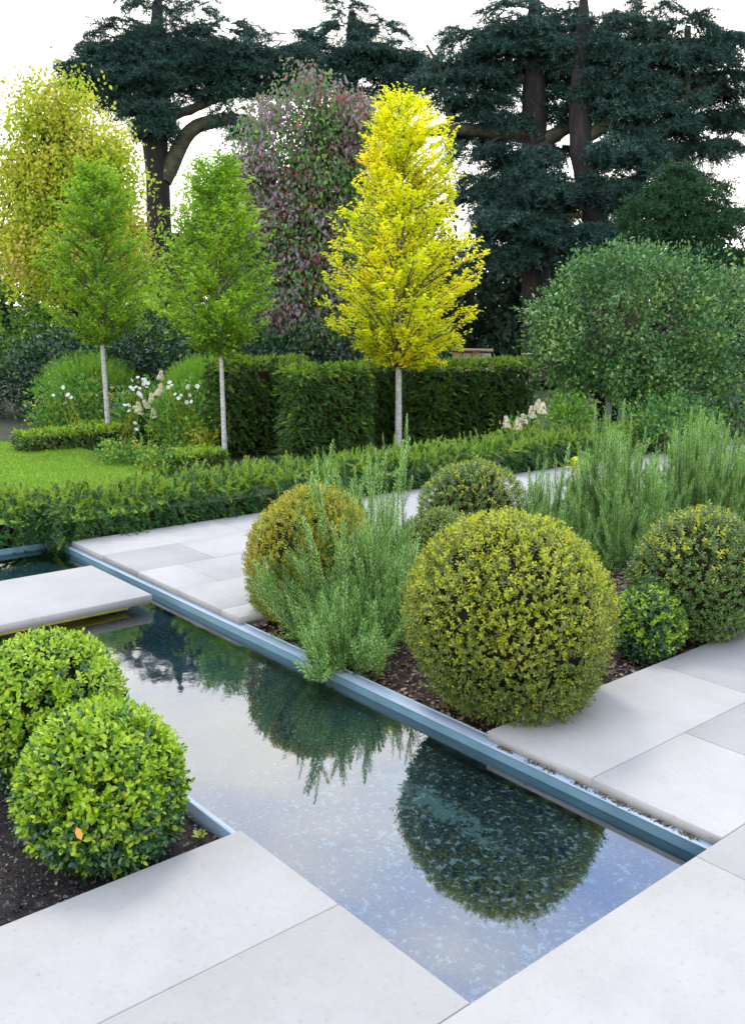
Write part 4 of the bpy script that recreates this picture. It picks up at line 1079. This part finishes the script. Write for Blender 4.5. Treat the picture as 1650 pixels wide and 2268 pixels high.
mound("border_plant", "small yellow leaved plant among the rosemary spires", "plant", 1288, 1032, 25, 16, 7.4, 160, .045, .5, [LIME, HORN_Y], 110, share=[.75, .25], group="leafy border perennials", clump=.03, per=6)
mound("border_plant", "broad green mound at the right end under the evergreen tree", "plant", 1640, 900, 110, 60, 12.5, 3000, .07, .5, [BORDER, LAUREL], 112, share=[.6, .4], group="leafy border perennials")
mound("border_plant", "dark green mound right of the rosemary spires under the evergreen", "plant", 1480, 920, 110, 40, 11.5, 2600, .06, .5, [BORDER, YEW], 111, share=[.6, .4], group="leafy border perennials")

def anemone(label, x, y, depth, seed, s=.062):
    pass
def flower_plant(name, label, cat, base_xy, depth, heads, kind_, seed):
    r_ = np.random.default_rng(seed)
    bs = pd(*base_xy, depth); bs[2] = ZG
    t = thing(name, label, cat, bs)
    st = MB()
    for (x, y) in heads:
        c = pd(x, y, depth - .35 + r_.normal(0, .1))
        s0 = np.array(bs) + r_.normal(0, .12, 3) * [1, 1, 0]
        st.tube([s0, (s0 + c) / 2 + r_.normal(0, .05, 3), c], [.006, .005, .003], 4)
        m = MB()
        if kind_ == "anemone":
            face = unit(unit(CAM - c) * .8 + ZUP * .6 + r_.normal(0, .4, 3)); a = unit(np.cross(face, [.3, .2, .9])); b_ = np.cross(face, a)
            th = np.arange(6) * 6.2832 / 6 + r_.uniform(0, 6)
            D = a * np.cos(th)[:, None] + b_ * np.sin(th)[:, None] + face * .15
            m.leaves(np.repeat(c[None], 6, 0), D, np.repeat(face[None], 6, 0), .033 * r_.uniform(.8, 1.15), .031, .05, True)
            o = m.build("flower", PETAL, t)
        else:
            n = 90; q = r_.random(n); th = r_.uniform(0, 6.2832, n); H = .13; rr = .058 * (1 - .72 * q) * np.sqrt(r_.uniform(.5, 1, n))
            lean = unit(ZUP + r_.normal(0, .35, 3))
            P = c + lean * (q * H - .05)[:, None] + np.stack([np.cos(th) * rr, np.sin(th) * rr, np.zeros(n)], -1)
            O = unit(np.stack([np.cos(th), np.sin(th), q * .8], -1))
            for k in range(4):
                a = unit(np.cross(O, [.2, .3, .9])); b_ = np.cross(O, a)
                D = a * math.cos(k * 1.571) + b_ * math.sin(k * 1.571)
                m.leaves(P, D + O * .2, O, .017, .016, .05)
            o = m.build("flower_head", CREAM, t)
    st.build("stems", LIME, t, kind="stuff")
    return t
cv = lambda L_: [(132 + .44 * x, 594 + .44 * y) for x, y in L_]
flower_plant("anemone_plant", "white anemones in a loose cluster left of the cream flower heads", "flowers", (290, 950), 13.7,
    cv([(365,565),(430,560),(395,550),(370,610),(400,630),(415,650),(440,600),(350,690),(330,690),(350,720),(430,575),(445,580),(385,600),(405,605),(425,585),(360,600),(420,560),(380,780),(388,812),(410,640)]), "anemone", 121)
flower_plant("anemone_plant", "white anemones scattered right of the cream flower heads", "flowers", (420, 960), 13.2,
    cv([(555,575),(565,590),(650,590),(695,595),(655,640),(583,635),(620,685),(640,675),(665,672),(548,600),(645,600),(612,640),(600,655)]), "anemone", 122)
flower_plant("anemone_plant", "a few white anemones at the left edge of the border", "flowers", (170, 940), 14.2, cv([(45,635),(60,652),(25,680),(40,640),(20,600),(-30,640)]), "anemone", 123)
flower_plant("hydrangea", "cream conical hydrangea heads among the white anemones", "flowers", (350, 970), 13.3,
    cv([(510,545),(495,625),(465,660),(400,700),(475,735),(440,690),(512,610),(395,720)]), "hyd", 124)
flower_plant("hydrangea", "cream hydrangea heads beneath the right evergreen tree", "flowers", (1190, 975), 11.6, [(1201, 906), (1178, 915), (1160, 931), (1147, 940), (1122, 937), (1190, 899)], "hyd", 125)
mound("border_plant", "leaves of the hydrangea beneath the evergreen tree", "plant", 1165, 965, 55, 28, 11.9, 900, .07, .6, [BORDER, LIME], 126, share=[.8, .2], group="leafy border perennials")

# ------------------------------------------------------------------ timber behind the hedge
def timber(name, label, x0, x1, y0, y1, depth, seed, mats):
    p = pd((x0 + x1) / 2, y1, depth); s = depth / F; W_ = (x1 - x0) * s; H = (y1 - y0) * s
    zt_ = pd((x0 + x1) / 2, y0, depth)[2]
    t = thing(name, label, "timber", (p[0], p[1], ZG))
    nb = max(1, int(round(W_ / .16)))
    ang = math.atan2(HR[1], HR[0])
    for i in range(nb):
        m = MB(); w = W_ / nb
        m.box((-w / 2 + .006, -.02, 0), (w / 2 - .006, .02, zt_ - ZG - .05 - .02 * (i % 2)), .004)
        o = bpy.data.objects.new("plank", m.mesh("plank", mats[0] if i < nb * .6 else mats[1])); C.objects.link(o); o.parent = t
        o.location = (HR[0] * (-W_/2 + w * (i + .5)), HR[1] * (-W_/2 + w * (i + .5)), 0); o.rotation_euler = (0, 0, ang)
    m = MB(); m.box((-W_/2 - .03, -.06, zt_ - ZG - .045), (W_/2 + .03, .06, zt_ - ZG), .006)
    o = bpy.data.objects.new("cap_rail", m.mesh("cap_rail", mats[0])); C.objects.link(o); o.parent = t; o.rotation_euler = (0, 0, ang)
    return t
timber("timber_fence", "weathered timber panel peeping over the hedge behind the yellow tree", 1000, 1086, 772, 830, 17.0, 1, (TIMBER, TIMBER_GREY))
timber("timber_stub", "short timber post peeping over the hedge beside the evergreen tree", 1156, 1180, 782, 830, 17.0, 2, (TIMBER, TIMBER))

# ------------------------------------------------------------------ small things
FALL = leaf_mat("fallen_orange_leaf", [(0, (.55, .22, .04)), (1, (.62, .30, .07))], .5, .3)
FALLY = leaf_mat("fallen_yellow_leaf", [(0, (.50, .36, .05)), (1, (.60, .44, .08))], .6, .2)
def one_leaf(label, p, L, mat, D, N, group=None):
    m = MB(); m.leaves(np.array([p]), np.array([D]), np.array([N]), L, L * .45, .12, True)
    tag(m.build("fallen_leaf", mat), label, "leaf", group)
p = pd(170, 1832, 2.42)
one_leaf("orange dead leaf caught on the nearest lime box ball", p, .040, FALL, (.1, .25, -1), tuple(unit(CAM - p)))
for x, y, w in ((1100, 1712, "yellow fallen leaf under water, highest of three on the rill floor"), (1118, 1745, "yellow fallen leaf under water, middle one of three on the rill floor"), (1052, 1720, "yellow fallen leaf under water, leftmost of three on the rill floor")):
    q = pz(x, y, -.165); one_leaf(w, q, .03, FALLY, tuple(rng.normal(size=3) * [1, 1, 0]), (0, 0, 1))
# moss and rust crumbs on the steel edging under the right paving
n = 500
u_ = rng.choice(np.array([-2.35, -2.2, -2.12, -1.98, -1.88, -1.80, -1.70, -1.62, -1.53]), n) + rng.normal(0, .022, n)
m = MB(); m.leaves(np.stack([u_, 2.744 + rng.normal(0, .006, n), np.full(n, -.042)], -1), rng.normal(size=(n, 3)) * [1, 1, .4], rng.normal(size=(n, 3)) + ZUP, .010, .008, .3)
tag(m.build("moss_crumbs", leaf_mat("rusty_moss", [(0, (.04, .03, .015)), (.5, (.16, .08, .03)), (1, (.10, .13, .03))], .9, .1)), kind="stuff")
# seedling in the near left bed
p = pz(442, 1862, -.09)
t = thing("seedling", "tiny green seedling in the gravel beside the stone corner", "plant", p)
th = np.arange(7) * 2.4
m = MB(); m.leaves(np.repeat(p[None], 7, 0) + ZUP * .012, np.stack([np.cos(th), np.sin(th), np.full(7, .5)], -1), np.repeat(ZUP[None], 7, 0), .035, .02, .15, True)
m.build("leaves", LIME, t)
m = MB(); m.tube([p, p + ZUP * .014], .002, 4); m.build("stem", LIME, t)
